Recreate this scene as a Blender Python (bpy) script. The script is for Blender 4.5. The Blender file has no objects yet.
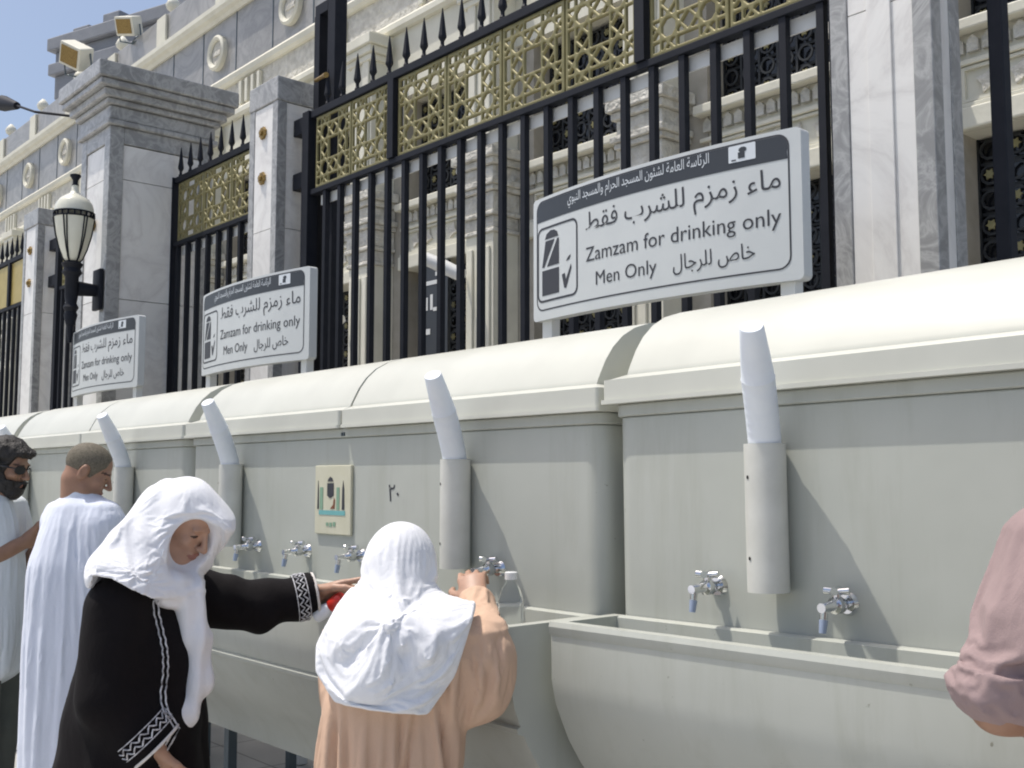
import bpy, bmesh, math, random
import numpy as np
from mathutils import Vector, Matrix
R = math.radians
scene = bpy.context.scene
COL = scene.collection

# ------------------------------------------------------------ camera, sky, sun, exposure
cam_d = bpy.data.cameras.new("camera")
cam_d.sensor_width = 36.0
cam_d.lens = 36.0 * 1080.0 / 1024.0
cam_d.clip_start = 0.05
cam_d.clip_end = 2000.0
cam = bpy.data.objects.new("camera", cam_d)
COL.objects.link(cam)
cam.location = (0.0, 0.0, 1.55)
cam.rotation_euler = (R(90.0) + math.atan(96 / 1080.0), 0.0, R(90.0 - 41.3))
scene.camera = cam

SUN_DIR = Vector((-1.2, -1.0, 4.0)).normalized()      # towards the sun
world = bpy.data.worlds.new("World")
scene.world = world
world.use_nodes = True
wn = world.node_tree
sky = wn.nodes.new("ShaderNodeTexSky")
sky.sky_type = 'NISHITA'
sky.sun_disc = False
sky.sun_elevation = math.asin(SUN_DIR.z)
sky.sun_rotation = math.atan2(SUN_DIR.x, SUN_DIR.y)
sky.dust_density = 4.5
sky.air_density = 1.0
sky.altitude = 300
bg = wn.nodes["Background"]
bg.inputs["Strength"].default_value = 0.15
wn.links.new(sky.outputs[0], bg.inputs[0])

sun_d = bpy.data.lights.new("sun", 'SUN')
sun_d.energy = 3.4
sun_d.angle = R(0.5)
sun_d.color = (1.0, 0.95, 0.87)
sun = bpy.data.objects.new("sun", sun_d)
COL.objects.link(sun)
sun.rotation_euler = SUN_DIR.to_track_quat('Z', 'Y').to_euler()
sun.location = SUN_DIR * 30

scene.view_settings.view_transform = 'Standard'
scene.view_settings.look = 'None'
scene.view_settings.exposure = 0.08
scene.view_settings.gamma = 1.0
scene.cycles.filter_width = 2.0
scene.render.filter_size = 2.0
scene.view_settings.use_curve_mapping = False

# ------------------------------------------------------------ materials
def new_mat(name, col, rough=0.5, metal=0.0, spec=0.5):
    m = bpy.data.materials.new(name)
    m.use_nodes = True
    b = m.node_tree.nodes["Principled BSDF"]
    b.inputs["Base Color"].default_value = (*col, 1)
    b.inputs["Roughness"].default_value = rough
    b.inputs["Metallic"].default_value = metal
    b.inputs["Specular IOR Level"].default_value = spec
    return m, m.node_tree, b

def ramp(nt, src, stops):
    r = nt.nodes.new("ShaderNodeValToRGB")
    e = r.color_ramp.elements
    e[0].position, e[0].color = stops[0][0], (*stops[0][1], 1)
    e[1].position, e[1].color = stops[-1][0], (*stops[-1][1], 1)
    for p, c in stops[1:-1]:
        n = e.new(p); n.color = (*c, 1)
    nt.links.new(src, r.inputs[0])
    return r.outputs[0]

def noise(nt, scale, detail=4, rough=0.55, dist=0.0, coord="Object", stretch=None):
    tc = nt.nodes.new("ShaderNodeTexCoord")
    n = nt.nodes.new("ShaderNodeTexNoise")
    n.inputs["Scale"].default_value = scale
    n.inputs["Detail"].default_value = detail
    n.inputs["Roughness"].default_value = rough
    n.inputs["Distortion"].default_value = dist
    src = tc.outputs[coord]
    if stretch:
        mp = nt.nodes.new("ShaderNodeMapping")
        mp.inputs["Scale"].default_value = stretch
        nt.links.new(src, mp.inputs[0]); src = mp.outputs[0]
    nt.links.new(src, n.inputs["Vector"])
    return n.outputs[0]

def bump(nt, b, src, strength=0.2, dist=0.01):
    k = nt.nodes.new("ShaderNodeBump")
    k.inputs["Strength"].default_value = strength
    k.inputs["Distance"].default_value = dist
    nt.links.new(src, k.inputs["Height"])
    nt.links.new(k.outputs[0], b.inputs["Normal"])

def noisy(name, stops, scale, rough=0.5, metal=0.0, spec=0.5, bmp=0.0, bscale=None, detail=4, dist=0.0, stretch=None, bdist=0.01):
    m, nt, b = new_mat(name, stops[0][1], rough, metal, spec)
    nt.links.new(ramp(nt, noise(nt, scale, detail, 0.6, dist, stretch=stretch), stops), b.inputs["Base Color"])
    if bmp:
        bump(nt, b, noise(nt, bscale or scale * 4, 3), bmp, bdist)
    return m

M = {}
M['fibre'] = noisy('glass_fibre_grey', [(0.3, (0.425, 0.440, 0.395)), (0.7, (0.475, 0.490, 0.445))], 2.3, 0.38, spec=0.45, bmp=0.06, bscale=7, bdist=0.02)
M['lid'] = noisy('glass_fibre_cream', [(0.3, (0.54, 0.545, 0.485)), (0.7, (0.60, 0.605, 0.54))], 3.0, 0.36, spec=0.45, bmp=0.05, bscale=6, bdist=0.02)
for k_ in ('fibre',):                       # weathering: faint run marks and scuffs of their own shape
    nt_ = M[k_].node_tree; b_ = nt_.nodes["Principled BSDF"]; src_ = b_.inputs["Base Color"].links[0].from_socket
    mx_ = nt_.nodes.new("ShaderNodeMixRGB"); mx_.blend_type = 'MULTIPLY'; mx_.inputs[0].default_value = 1.0
    nt_.links.new(src_, mx_.inputs[1])
    nt_.links.new(ramp(nt_, noise(nt_, 9, 7, 0.7, 0.3, stretch=(1.0, 1.0, 0.12)), [(0.30, (0.91, 0.905, 0.88)), (0.50, (1, 1, 1)), (0.9, (1, 1, 1))]), mx_.inputs[2])
    mx2_ = nt_.nodes.new("ShaderNodeMixRGB"); mx2_.blend_type = 'MULTIPLY'; mx2_.inputs[0].default_value = 1.0
    nt_.links.new(mx_.outputs[0], mx2_.inputs[1])
    nt_.links.new(ramp(nt_, noise(nt_, 55, 3, 0.5), [(0.22, (0.55, 0.53, 0.48)), (0.27, (1, 1, 1)), (0.9, (1, 1, 1))]), mx2_.inputs[2])
    nt_.links.new(mx2_.outputs[0], b_.inputs["Base Color"])
    nt_.links.new(ramp(nt_, noise(nt_, 4, 5), [(0.3, (0.28, 0.28, 0.28)), (0.7, (0.5, 0.5, 0.5))]), b_.inputs["Roughness"])
M['pvc'] = noisy('pvc_pipe', [(0.35, (0.56, 0.56, 0.51)), (0.7, (0.64, 0.64, 0.59))], 9.0, 0.42)
M['foam'] = noisy('foam_cup', [(0.3, (0.74, 0.78, 0.84)), (0.7, (0.80, 0.84, 0.88))], 14, 0.6)
M['chrome'] = new_mat('chrome', (0.72, 0.73, 0.75), 0.12, 1.0)[0]
M['blue_tip'] = new_mat('blue_nozzle', (0.30, 0.36, 0.48), 0.4)[0]
M['dark'] = new_mat('dark_hole', (0.02, 0.02, 0.02), 0.8)[0]
M['iron'] = noisy('black_iron', [(0.3, (0.010, 0.012, 0.018)), (0.75, (0.016, 0.018, 0.025))], 12, 0.6, spec=0.22)
M['steel'] = new_mat('grey_steel', (0.10, 0.13, 0.15), 0.5, 0.3)[0]
M['gold'] = noisy('dull_gold', [(0.3, (0.185, 0.165, 0.07)), (0.7, (0.265, 0.235, 0.11))], 10, 0.45, 0.25)
M['goldplain'] = noisy('bright_gold', [(0.3, (0.42, 0.32, 0.10)), (0.7, (0.52, 0.41, 0.15))], 6, 0.4, 0.3)
M['bronze'] = noisy('bronze', [(0.3, (0.16, 0.10, 0.03)), (0.7, (0.42, 0.29, 0.10))], 60, 0.45, 0.5)
M['signwhite'] = noisy('sign_white', [(0.3, (0.52, 0.545, 0.55)), (0.7, (0.56, 0.585, 0.59))], 5, 0.4)
M['signdark'] = new_mat('sign_charcoal', (0.035, 0.040, 0.048), 0.4)[0]
M['ink'] = new_mat('sign_ink', (0.035, 0.037, 0.045), 0.5)[0]
M['silver'] = new_mat('sign_silver', (0.62, 0.66, 0.70), 0.35)[0]

def marble(name, base, vein, scale, lo=0.44, hi=0.56, rough=0.3):
    m, nt, b = new_mat(name, base, rough)
    v = noise(nt, scale, 8, 0.62, 1.6)
    w = nt.nodes.new("ShaderNodeMath"); w.operation = 'SUBTRACT'; w.inputs[1].default_value = 0.5
    nt.links.new(v, w.inputs[0])
    a = nt.nodes.new("ShaderNodeMath"); a.operation = 'ABSOLUTE'
    nt.links.new(w.outputs[0], a.inputs[0])
    c = ramp(nt, a.outputs[0], [(0.0, vein), (0.035, tuple((x + y) / 2 for x, y in zip(base, vein))), (0.11, base)])
    mx = nt.nodes.new("ShaderNodeMixRGB"); mx.blend_type = 'MULTIPLY'; mx.inputs[0].default_value = 1.0
    nt.links.new(c, mx.inputs[1])
    nt.links.new(ramp(nt, noise(nt, scale * 0.7, 5), [(0.3, (0.88, 0.88, 0.88)), (0.7, (1.0, 1.0, 1.0))]), mx.inputs[2])
    nt.links.new(mx.outputs[0], b.inputs["Base Color"])
    return m
M['white_marble'] = marble('white_marble', (0.86, 0.845, 0.81), (0.74, 0.72, 0.69), 1.6)
M['grey_marble'] = marble('grey_marble', (0.30, 0.30, 0.295), (0.47, 0.47, 0.46), 5.5)
M['frieze_marble'] = marble('frieze_marble', (0.38, 0.37, 0.35), (0.28, 0.275, 0.26), 1.2)
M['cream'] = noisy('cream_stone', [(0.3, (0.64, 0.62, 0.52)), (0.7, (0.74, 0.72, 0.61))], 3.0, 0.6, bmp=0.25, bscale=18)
M['carved'] = noisy('carved_stone', [(0.35, (0.50, 0.48, 0.42)), (0.65, (0.68, 0.66, 0.59))], 9, 0.65, bmp=0.9, bscale=11, bdist=0.06, detail=6)
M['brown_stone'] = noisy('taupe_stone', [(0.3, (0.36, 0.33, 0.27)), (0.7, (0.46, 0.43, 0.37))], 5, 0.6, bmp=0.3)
M['tower'] = noisy('dark_tower_stone', [(0.3, (0.22, 0.23, 0.25)), (0.7, (0.30, 0.31, 0.33))], 1.2, 0.6)
M['glass'] = new_mat('window_dark', (0.012, 0.013, 0.016), 0.15)[0]
M['grey_iron'] = new_mat('lattice_iron', (0.018, 0.020, 0.022), 0.5)[0]
M['plaque'] = noisy('plaque_cream', [(0.3, (0.57, 0.55, 0.41)), (0.7, (0.63, 0.61, 0.48))], 12, 0.4)
M['lampglass'] = noisy('opal_glass', [(0.3, (0.70, 0.69, 0.58)), (0.7, (0.76, 0.75, 0.64))], 6, 0.22)
M['offwhite'] = new_mat('white_metal', (0.66, 0.67, 0.66), 0.4)[0]
M['teal'] = new_mat('teal_print', (0.16, 0.42, 0.42), 0.5)[0]
M['green'] = new_mat('green_print', (0.22, 0.36, 0.25), 0.5)[0]
M['brownprint'] = new_mat('brown_print', (0.20, 0.07, 0.03), 0.5)[0]
M['red'] = new_mat('red_plastic', (0.55, 0.03, 0.02), 0.35)[0]

m, nt, b = new_mat('floor_stone', (0.5, 0.5, 0.48), 0.45)
tc = nt.nodes.new("ShaderNodeTexCoord")
br = nt.nodes.new("ShaderNodeTexBrick")
br.offset = 0.0
br.inputs["Scale"].default_value = 1.0
br.inputs["Mortar Size"].default_value = 0.006
br.inputs["Brick Width"].default_value = 0.6
br.inputs["Row Height"].default_value = 0.6
br.inputs["Color1"].default_value = (0.56, 0.55, 0.52, 1)
br.inputs["Color2"].default_value = (0.50, 0.50, 0.48, 1)
br.inputs["Mortar"].default_value = (0.22, 0.21, 0.20, 1)
nt.links.new(tc.outputs["Object"], br.inputs["Vector"])
mx = nt.nodes.new("ShaderNodeMixRGB"); mx.blend_type = 'MULTIPLY'; mx.inputs[0].default_value = 0.8
nt.links.new(br.outputs[0], mx.inputs[1])
nt.links.new(ramp(nt, noise(nt, 1.3, 6), [(0.3, (0.72, 0.72, 0.72)), (0.7, (1, 1, 1))]), mx.inputs[2])
nt.links.new(mx.outputs[0], b.inputs["Base Color"])
M['floor'] = m

m, nt, b = new_mat('clear_plastic', (0.96, 0.98, 0.99), 0.05)
b.inputs["Transmission Weight"].default_value = 1.0
b.inputs["IOR"].default_value = 1.06
M['clear'] = m

# ------------------------------------------------------------ mesh helpers
class MB:
    def __init__(s): s.bm = bmesh.new()
    def box(s, x0, x1, y0, y1, z0, z1, bev=0.0, seg=2):
        vs = [s.bm.verts.new((x, y, z)) for x in (x0, x1) for y in (y0, y1) for z in (z0, z1)]
        fs = [s.bm.faces.new([vs[i] for i in f]) for f in ((0, 1, 3, 2), (4, 6, 7, 5), (0, 4, 5, 1), (2, 3, 7, 6), (0, 2, 6, 4), (1, 5, 7, 3))]
        if bev:
            es = {e for f in fs for e in f.edges}
            bmesh.ops.bevel(s.bm, geom=list(es), offset=bev, segments=seg, affect='EDGES', profile=0.5)
        return s
    def prism(s, prof, a, b, axis='X', caps=True, closed=True):
        # prof: 2D points; extruded from a to b along the axis
        def P(u, v, t):
            return {'X': (t, u, v), 'Y': (u, t, v), 'Z': (u, v, t)}[axis]
        A = [s.bm.verts.new(P(u, v, a)) for u, v in prof]
        B = [s.bm.verts.new(P(u, v, b)) for u, v in prof]
        n = len(prof)
        for i in range(n if closed else n - 1):
            j = (i + 1) % n
            s.bm.faces.new((A[i], A[j], B[j], B[i]))
        if caps:
            s.bm.faces.new(A[::-1]); s.bm.faces.new(B)
        return s
    def tube(s, pts, rad, n=10, caps=True):
        pts = [Vector(p) for p in pts]
        if not isinstance(rad, (list, tuple)): rad = [rad] * len(pts)
        rings = []
        for i, p in enumerate(pts):
            t = (pts[min(i + 1, len(pts) - 1)] - pts[max(i - 1, 0)]).normalized()
            u = t.cross(Vector((0, 0, 1)))
            if u.length < 1e-3: u = t.cross(Vector((1, 0, 0)))
            u.normalize(); w = t.cross(u)
            rings.append([s.bm.verts.new(p + (u * math.cos(2 * math.pi * k / n) + w * math.sin(2 * math.pi * k / n)) * rad[i]) for k in range(n)])
        for a, b in zip(rings, rings[1:]):
            for k in range(n):
                s.bm.faces.new((a[k], a[(k + 1) % n], b[(k + 1) % n], b[k]))
        if caps:
            s.bm.faces.new(rings[0][::-1]); s.bm.faces.new(rings[-1])
        return s
    def lathe(s, prof, c=(0, 0, 0), n=24):
        pts = [(c[0], c[1], c[2] + z) for r, z in prof]
        rings = []
        for r, z in prof:
            rings.append([s.bm.verts.new((c[0] + max(r, 1e-4) * math.cos(2 * math.pi * k / n), c[1] + max(r, 1e-4) * math.sin(2 * math.pi * k / n), c[2] + z)) for k in range(n)])
        for a, b in zip(rings, rings[1:]):
            for k in range(n):
                s.bm.faces.new((a[k], a[(k + 1) % n], b[(k + 1) % n], b[k]))
        s.bm.faces.new(rings[0][::-1]); s.bm.faces.new(rings[-1])
        return s
    def build(s, name, mat, parent=None, smooth=None, bevel=0.0, loc=None):
        bmesh.ops.recalc_face_normals(s.bm, faces=s.bm.faces[:])
        me = bpy.data.meshes.new(name)
        s.bm.to_mesh(me); s.bm.free()
        return link(name, me, mat, parent, smooth, bevel, loc)

def link(name, me, mat, parent=None, smooth=None, bevel=0.0, loc=None):
    o = bpy.data.objects.new(name, me)
    COL.objects.link(o)
    if mat is not None: me.materials.append(mat)
    if parent is not None: o.parent = parent
    if loc is not None: o.location = loc
    if smooth is not None:
        me.polygons.foreach_set("use_smooth", [True] * len(me.polygons))
        if smooth < 179:
            me.set_sharp_from_angle(angle=R(smooth))
    if bevel:
        md = o.modifiers.new("bevel", 'BEVEL'); md.width = bevel; md.segments = 2; md.limit_method = 'ANGLE'; md.angle_limit = R(40)
        md.harden_normals = False
    return o

def boxes(name, mat, parent, lst, bevel=0.0):
    for q in lst:
        mb = MB(); mb.box(*q); mb.build(name, mat, parent, bevel=bevel)

def tag(o, label=None, cat=None, group=None, kind=None):
    if label: o["label"] = label
    if cat: o["category"] = cat
    if group: o["group"] = group
    if kind: o["kind"] = kind
    return o

def thing(name, label, cat, loc=(0, 0, 0), rz=0.0, group=None):
    o = bpy.data.objects.new(name, None)
    COL.objects.link(o)
    o.location = loc; o.rotation_euler = (0, 0, rz)
    o.empty_display_size = 0.1
    return tag(o, label, cat, group)

def kids(o): return [c for c in COL.objects if c.parent is o]
def copy_tree(o, parent=None):
    c = o.copy(); COL.objects.link(c)
    if parent is not None: c.parent = parent
    for ch in kids(o): copy_tree(ch, c)
    return c

def text_mesh(s, x0, x1, z0, z1, rev=False):
    """Flat lettering fitted into a rectangle of the XZ plane, facing -Y."""
    cu = bpy.data.curves.new("lettering", 'FONT')
    cu.body = s; cu.resolution_u = 3
    o = bpy.data.objects.new("lettering", cu)
    COL.objects.link(o)
    me0 = o.to_mesh()
    v = np.empty(len(me0.vertices) * 3); me0.vertices.foreach_get("co", v); v = v.reshape(-1, 3)
    faces = [tuple(p.vertices) for p in me0.polygons]
    o.to_mesh_clear(); bpy.data.objects.remove(o); bpy.data.curves.remove(cu)
    lo, hi = v.min(0), v.max(0)
    X = x0 + (v[:, 0] - lo[0]) / (hi[0] - lo[0]) * (x1 - x0)
    Z = z0 + (v[:, 1] - lo[1]) / (hi[1] - lo[1]) * (z1 - z0)
    return np.stack([X, np.zeros_like(X), Z], 1), faces

# ------------------------------------------------------------ ground
mb = MB(); mb.box(-160, 60, -60, 120, -0.4, 0.0)
g = mb.build("ground", M['floor']); tag(g, kind="structure")
mb = MB(); mb.box(-30, 6, 2.06, 2.20, 0.001, 0.085, 0.012)
g = mb.build("kerb", M['white_marble']); tag(g, kind="structure")
grate = thing("drain_grate", "dark slotted drain grate set in the floor along the foot of the tanks", "drain grate", (0, 0, 0))
boxes("side_bar", M['steel'], grate, [(-14, 3, y, y + 0.02, 0.001, 0.012) for y in (1.70, 1.90)])
mb = MB()
for k in range(340): mb.box(-14 + k * 0.05, -14 + k * 0.05 + 0.028, 1.722, 1.898, 0.002, 0.010)
mb.build("slats", M['steel'], grate)

# ------------------------------------------------------------ mosque facade
def hollow_box(mb, x0, x1, z0, z1, y0, y1, w):
    mb.box(x0, x0 + w, y0, y1, z0, z1); mb.box(x1 - w, x1, y0, y1, z0, z1)
    mb.box(x0 + w, x1 - w, y0, y1, z0, z0 + w); mb.box(x0 + w, x1 - w, y0, y1, z1 - w, z1)

PER = 2.45
bays = range(-12, 4)                               # opening centres at -8.01 + PER * k
OC = lambda k: -8.01 + PER * k
CC = lambda k: -9.24 + PER * k
XL, XR = OC(-12) - PER / 2, OC(3) + PER / 2
bld = thing("mosque_facade", "long pale marble mosque facade with round medallions and dark latticed openings behind the fence", "building", (0, 0, 0))
# wall pieces between the openings, flush bands above and below
def wall_piece(name, mat, x0, x1, y0, y1, z0, z1, bev=0):
    mb = MB(); mb.box(x0, x1, y0, y1, z0, z1, bev); return mb.build(name, mat, bld)
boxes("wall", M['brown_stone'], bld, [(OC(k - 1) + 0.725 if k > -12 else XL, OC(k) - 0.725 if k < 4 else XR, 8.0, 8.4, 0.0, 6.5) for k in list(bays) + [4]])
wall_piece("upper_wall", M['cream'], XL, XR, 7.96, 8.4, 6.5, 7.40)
wall_piece("carved_band", M['carved'], XL, XR, 7.97, 8.4, 7.56, 8.04)
wall_piece("frieze", M['frieze_marble'], XL, XR, 7.98, 8.4, 8.21, 9.28)
wall_piece("parapet", M['frieze_marble'], XL, XR, 8.02, 8.4, 9.58, 10.22, 0.02)
def mould(prof, name, mat=None):
    mb = MB(); mb.prism([(8.4 if y > 8.3 else y, z) for y, z in prof], XL, XR)
    mb.build(name, mat or M['cream'], bld)
mould([(8.4, 9.282), (7.94, 9.282), (7.90, 9.33), (7.84, 9.36), (7.80, 9.42), (7.80, 9.50), (7.86, 9.53), (7.92, 9.576), (8.4, 9.576)], "cornice_moulding")
mould([(8.4, 8.042), (7.92, 8.042), (7.88, 8.08), (7.86, 8.15), (7.90, 8.208), (8.4, 8.208)], "string_moulding")
mould([(8.4, 7.402), (7.90, 7.402), (7.86, 7.44), (7.86, 7.51), (7.90, 7.558), (8.4, 7.558)], "string_moulding")
# frieze joints
boxes("frieze_joint", M['steel'], bld, [(CC(k) + PER * f - 0.012, CC(k) + PER * f + 0.012, 7.972, 7.985, 8.212, 9.278) for k in bays for f in (0.25, 0.75)])
# interior behind the openings: a dark room back wall
wall_piece("interior_wall", M['glass'], XL, XR, 8.9, 9.0, 0.0, 6.6)

def medallion(k):
    mb = MB()
    n = 28
    def ring(a, b, y): return [(CC(k) + a * math.cos(2 * math.pi * i / n), y, 8.74 + b * math.sin(2 * math.pi * i / n)) for i in range(n)]
    rs = [[mb.bm.verts.new(p) for p in ring(*q)] for q in ((0.30, 0.30, 7.979), (0.30, 0.30, 7.90), (0.26, 0.26, 7.875), (0.215, 0.215, 7.90), (0.205, 0.205, 7.94))]
    for a, c in zip(rs, rs[1:]):
        for i in range(n): mb.bm.faces.new((a[i], a[(i + 1) % n], c[(i + 1) % n], c[i]))
    o = mb.build("medallion", M['cream'], bld, 40)
    mb = MB(); mb.prism([(CC(k) + 0.204 * math.cos(2 * math.pi * i / n), 8.74 + 0.204 * math.sin(2 * math.pi * i / n)) for i in range(n)], 7.945, 7.978, 'Y')
    mb.box(CC(k) - 0.13, CC(k) + 0.13, 7.925, 7.944, 8.70, 8.78)
    mb.build("boss", M['carved'], o)
def small_window(x):
    mb = MB()
    for i in range(3):
        xx = x + (i - 1) * 0.20; mb.box(xx - 0.055, xx + 0.055, 7.962, 7.969, 7.60, 7.99)
    o = mb.build("window", M['brown_stone'], bld)
    mb = MB()
    for i in range(4):
        xx = x + (i - 1.5) * 0.20; mb.box(xx - 0.045, xx + 0.045, 7.90, 7.9695, 7.60, 7.99, 0.012)
    mb.build("frame", M['cream'], o)
def roof_finial(k):
    mb = MB(); mb.lathe([(0.10, 10.222), (0.10, 10.28), (0.05, 10.31), (0.045, 10.36), (0.12, 10.42), (0.14, 10.50), (0.10, 10.58), (0.03, 10.66)], (CC(k), 8.2, 0), 12)
    mb.build("roof_finial", M['cream'], bld, 50)
    mb = MB(); mb.box(CC(k) - 0.2, CC(k) + 0.2, 7.97, 8.018, 9.60, 10.20, 0.01)
    mb.build("parapet_pier", M['cream'], bld)

def column(k):
    c = CC(k); mb = MB()
    mb.box(c - 0.28, c + 0.28, 7.60, 7.998, 0.0, 0.55, 0.02)
    mb.box(c - 0.24, c + 0.24, 7.63, 7.998, 0.552, 4.30)
    for dx in (-0.15, 0.0, 0.15): mb.box(c + dx - 0.045, c + dx + 0.045, 7.605, 7.628, 0.8, 4.15, 0.008)
    mb.box(c - 0.24, c + 0.24, 7.63, 7.998, 5.26, 7.395)
    for dx in (-0.13, 0.13): mb.box(c + dx - 0.07, c + dx + 0.07, 7.60, 7.628, 5.4, 7.2, 0.01)
    o = mb.build("column", M['cream'], bld, bevel=0.004)
    mb = MB()
    z = 4.302
    for w, h in ((0.27, 0.05), (0.25, 0.14), (0.29, 0.05), (0.27, 0.22), (0.31, 0.06), (0.34, 0.07), (0.29, 0.16), (0.33, 0.08), (0.37, 0.12)):
        mb.box(c - w, c + w, 7.63 - (w - 0.24), 7.997, z, z + h - 0.002, 0.012); z += h
    mb.build("capital", M['carved'], o)
    mb = MB(); z = 7.0
    for w, h in ((0.29, 0.08), (0.33, 0.10), (0.37, 0.14)):
        mb.box(c - w, c + w, 7.63 - (w - 0.24), 7.85, z, z + h - 0.002, 0.012); z += h
    mb.build("impost", M['cream'], o)

def lattice_mesh(w, h, cell=0.20):
    mb = MB()
    nx, nz = max(1, round(w / cell)), max(1, round(h / cell))
    cx, cz = w / nx, h / nz
    for i in range(nx + 1): mb.box(i * cx - 0.012 - w / 2, i * cx + 0.012 - w / 2, -0.012, 0.012, 0, h)
    for j in range(nz + 1): mb.box(-w / 2, w / 2, 0.013, 0.033, j * cz - 0.012, j * cz + 0.012)
    n = 10
    for i in range(nx):
        for j in range(nz):
            x, z = (i + 0.5) * cx - w / 2, (j + 0.5) * cz
            A = [(x + r * math.cos(2 * math.pi * t / n), z + r * math.sin(2 * math.pi * t / n)) for r in (cx * 0.40, cx * 0.30) for t in range(n)]
            for y in (-0.030, -0.014):
                pass
            f = [mb.bm.verts.new((p[0], -0.03, p[1])) for p in A]; bk = [mb.bm.verts.new((p[0], -0.014, p[1])) for p in A]
            for t in range(n):
                u = (t + 1) % n
                mb.bm.faces.new((f[t], f[u], f[n + u], f[n + t])); mb.bm.faces.new((bk[t], bk[u], bk[n + u], bk[n + t]))
                mb.bm.faces.new((f[t], f[u], bk[u], bk[t])); mb.bm.faces.new((f[n + t], f[n + u], bk[n + u], bk[n + t]))
    me = bpy.data.meshes.new("lattice"); bmesh.ops.recalc_face_normals(mb.bm, faces=mb.bm.faces[:]); mb.bm.to_mesh(me); mb.bm.free()
    return me
LAT_LOW, LAT_UP = lattice_mesh(1.44, 3.6), lattice_mesh(1.44, 1.36)
def flowers(w, h, cell=0.20):
    mb = MB(); nx, nz = round(w / cell), round(h / cell)
    for i in range(0, nx):
        for j in range(0, nz):
            if (i + j) % 2: continue
            x, z = (i + 0.5) * w / nx - w / 2, (j + 0.5) * h / nz
            mb.prism([(x + (0.028 if t % 2 else 0.045) * math.cos(math.pi * t / 6), z + (0.028 if t % 2 else 0.045) * math.sin(math.pi * t / 6)) for t in range(12)], -0.045, -0.031, 'Y')
    bmesh.ops.recalc_face_normals(mb.bm, faces=mb.bm.faces[:])
    me = bpy.data.meshes.new("flower"); mb.bm.to_mesh(me); mb.bm.free(); me.materials.append(M['gold']); return me
FL_LOW, FL_UP = flowers(1.44, 3.6), flowers(1.44, 1.36)
for me in (LAT_LOW, LAT_UP): me.materials.append(M['grey_iron'])
def opening(k):
    c = OC(k)
    for me, fl, z, nm in ((LAT_LOW, FL_LOW, 0.62, "door_lattice"), (LAT_UP, FL_UP, 5.11, "window_lattice")):
        o = link(nm, me, None, bld, loc=(c, 8.26, z)); f = link("gilt_flowers", fl, None, o)
    mb = MB(); mb.box(c - 0.724, c + 0.724, 8.30, 8.32, 0.0, 4.22); mb.build("glass", M['glass'], bld)
    mb = MB(); mb.box(c - 0.724, c + 0.724, 8.30, 8.32, 5.09, 6.498); mb.build("glass", M['glass'], bld)
    mb = MB()
    mb.box(c - 0.724, c + 0.724, 8.02, 8.29, 4.225, 5.085)
    mb.box(c - 0.80, c + 0.80, 7.93, 8.018, 4.225, 4.40, 0.015)
    mb.box(c - 0.80, c + 0.80, 7.96, 8.018, 4.402, 4.44, 0.008)
    mb.box(c - 0.80, c + 0.80, 7.96, 8.018, 4.74, 4.78, 0.008)
    hollow_box(mb, c - 0.70, c + 0.70, 4.45, 4.73, 7.985, 8.018, 0.025)
    mb.box(c - 0.82, c + 0.82, 7.88, 8.018, 4.99, 5.085, 0.015)
    o = mb.build("spandrel", M['cream'], bld)
    mb = MB()
    for i in range(5):
        x = c + (i - 2) * 0.25
        mb.prism([(x + r * math.cos(math.pi * t / 4 + math.pi / 8), 4.59 + r * math.sin(math.pi * t / 4 + math.pi / 8)) for t, r in ((t, 0.10 if t % 2 else 0.055) for t in range(8))], 7.992, 8.019, 'Y')
    mb.build("rosette_pattern", M['carved'], o); mb = MB()
    for i in range(13):
        x = c + (i - 6) * 0.12; mb.prism([(x - 0.045, 4.84), (x + 0.045, 4.84), (x + 0.045, 4.93), (x, 4.975), (x - 0.045, 4.93)], 7.975, 8.019, 'Y')
    mb.build("dentil_pattern", M['carved'], o)
for k in bays:
    column(k); opening(k); medallion(k); small_window(CC(k) + 1.22); roof_finial(k)

# far tower block and roof floodlights
tw = thing("roof_tower", "dark grey tower with a heavy cornice and aerials beyond the roof line", "tower", (-45.6, 14.8, 0), math.atan2(0.33, 0.944))
mb = MB(); mb.box(0, 13, 0, 6, 0.0, 17.4)
for x in range(13): mb.box(0.1 + x, 0.5 + x, -0.2, -0.002, 13.5, 17.1)
mb.build("wall", M['tower'], tw)
mb = MB(); z = 17.402
for w, h in ((0.15, 1.0), (0.35, 0.5), (0.15, 0.55), (0.4, 0.55)):
    mb.box(-w, 13 + w, -w, 6, z, z + h - 0.003, 0.05); z += h
mb.build("cornice", M['tower'], tw)
mb = MB()
for x, h in ((2.4, 0.5), (9.6, 2.2), (10.4, 0.9), (5.0, 0.5)):
    mb.tube([(x, 1, z - 0.01), (x + 0.1, 1, z + h)], 0.05, 6)
mb.tube([(8.8, 1, z + 0.9), (10.8, 1, z + 1.0)], 0.05, 6); mb.box(8.9, 10.6, 0.8, 1.4, z - 0.01, z + 0.6)
mb.build("aerial", M['iron'], tw)
boxes("roof_unit", M['tower'], tw, [(0.3, 1.3, 0.3, 1.4, z - 0.01, z + 0.55), (1.9, 2.9, 0.5, 1.6, z - 0.01, z + 0.9), (3.3, 3.8, 0.4, 1.2, z - 0.01, z + 0.4), (5.6, 6.6, 0.4, 1.4, z - 0.01, z + 0.5)], 0.05)
FLD = None
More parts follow.
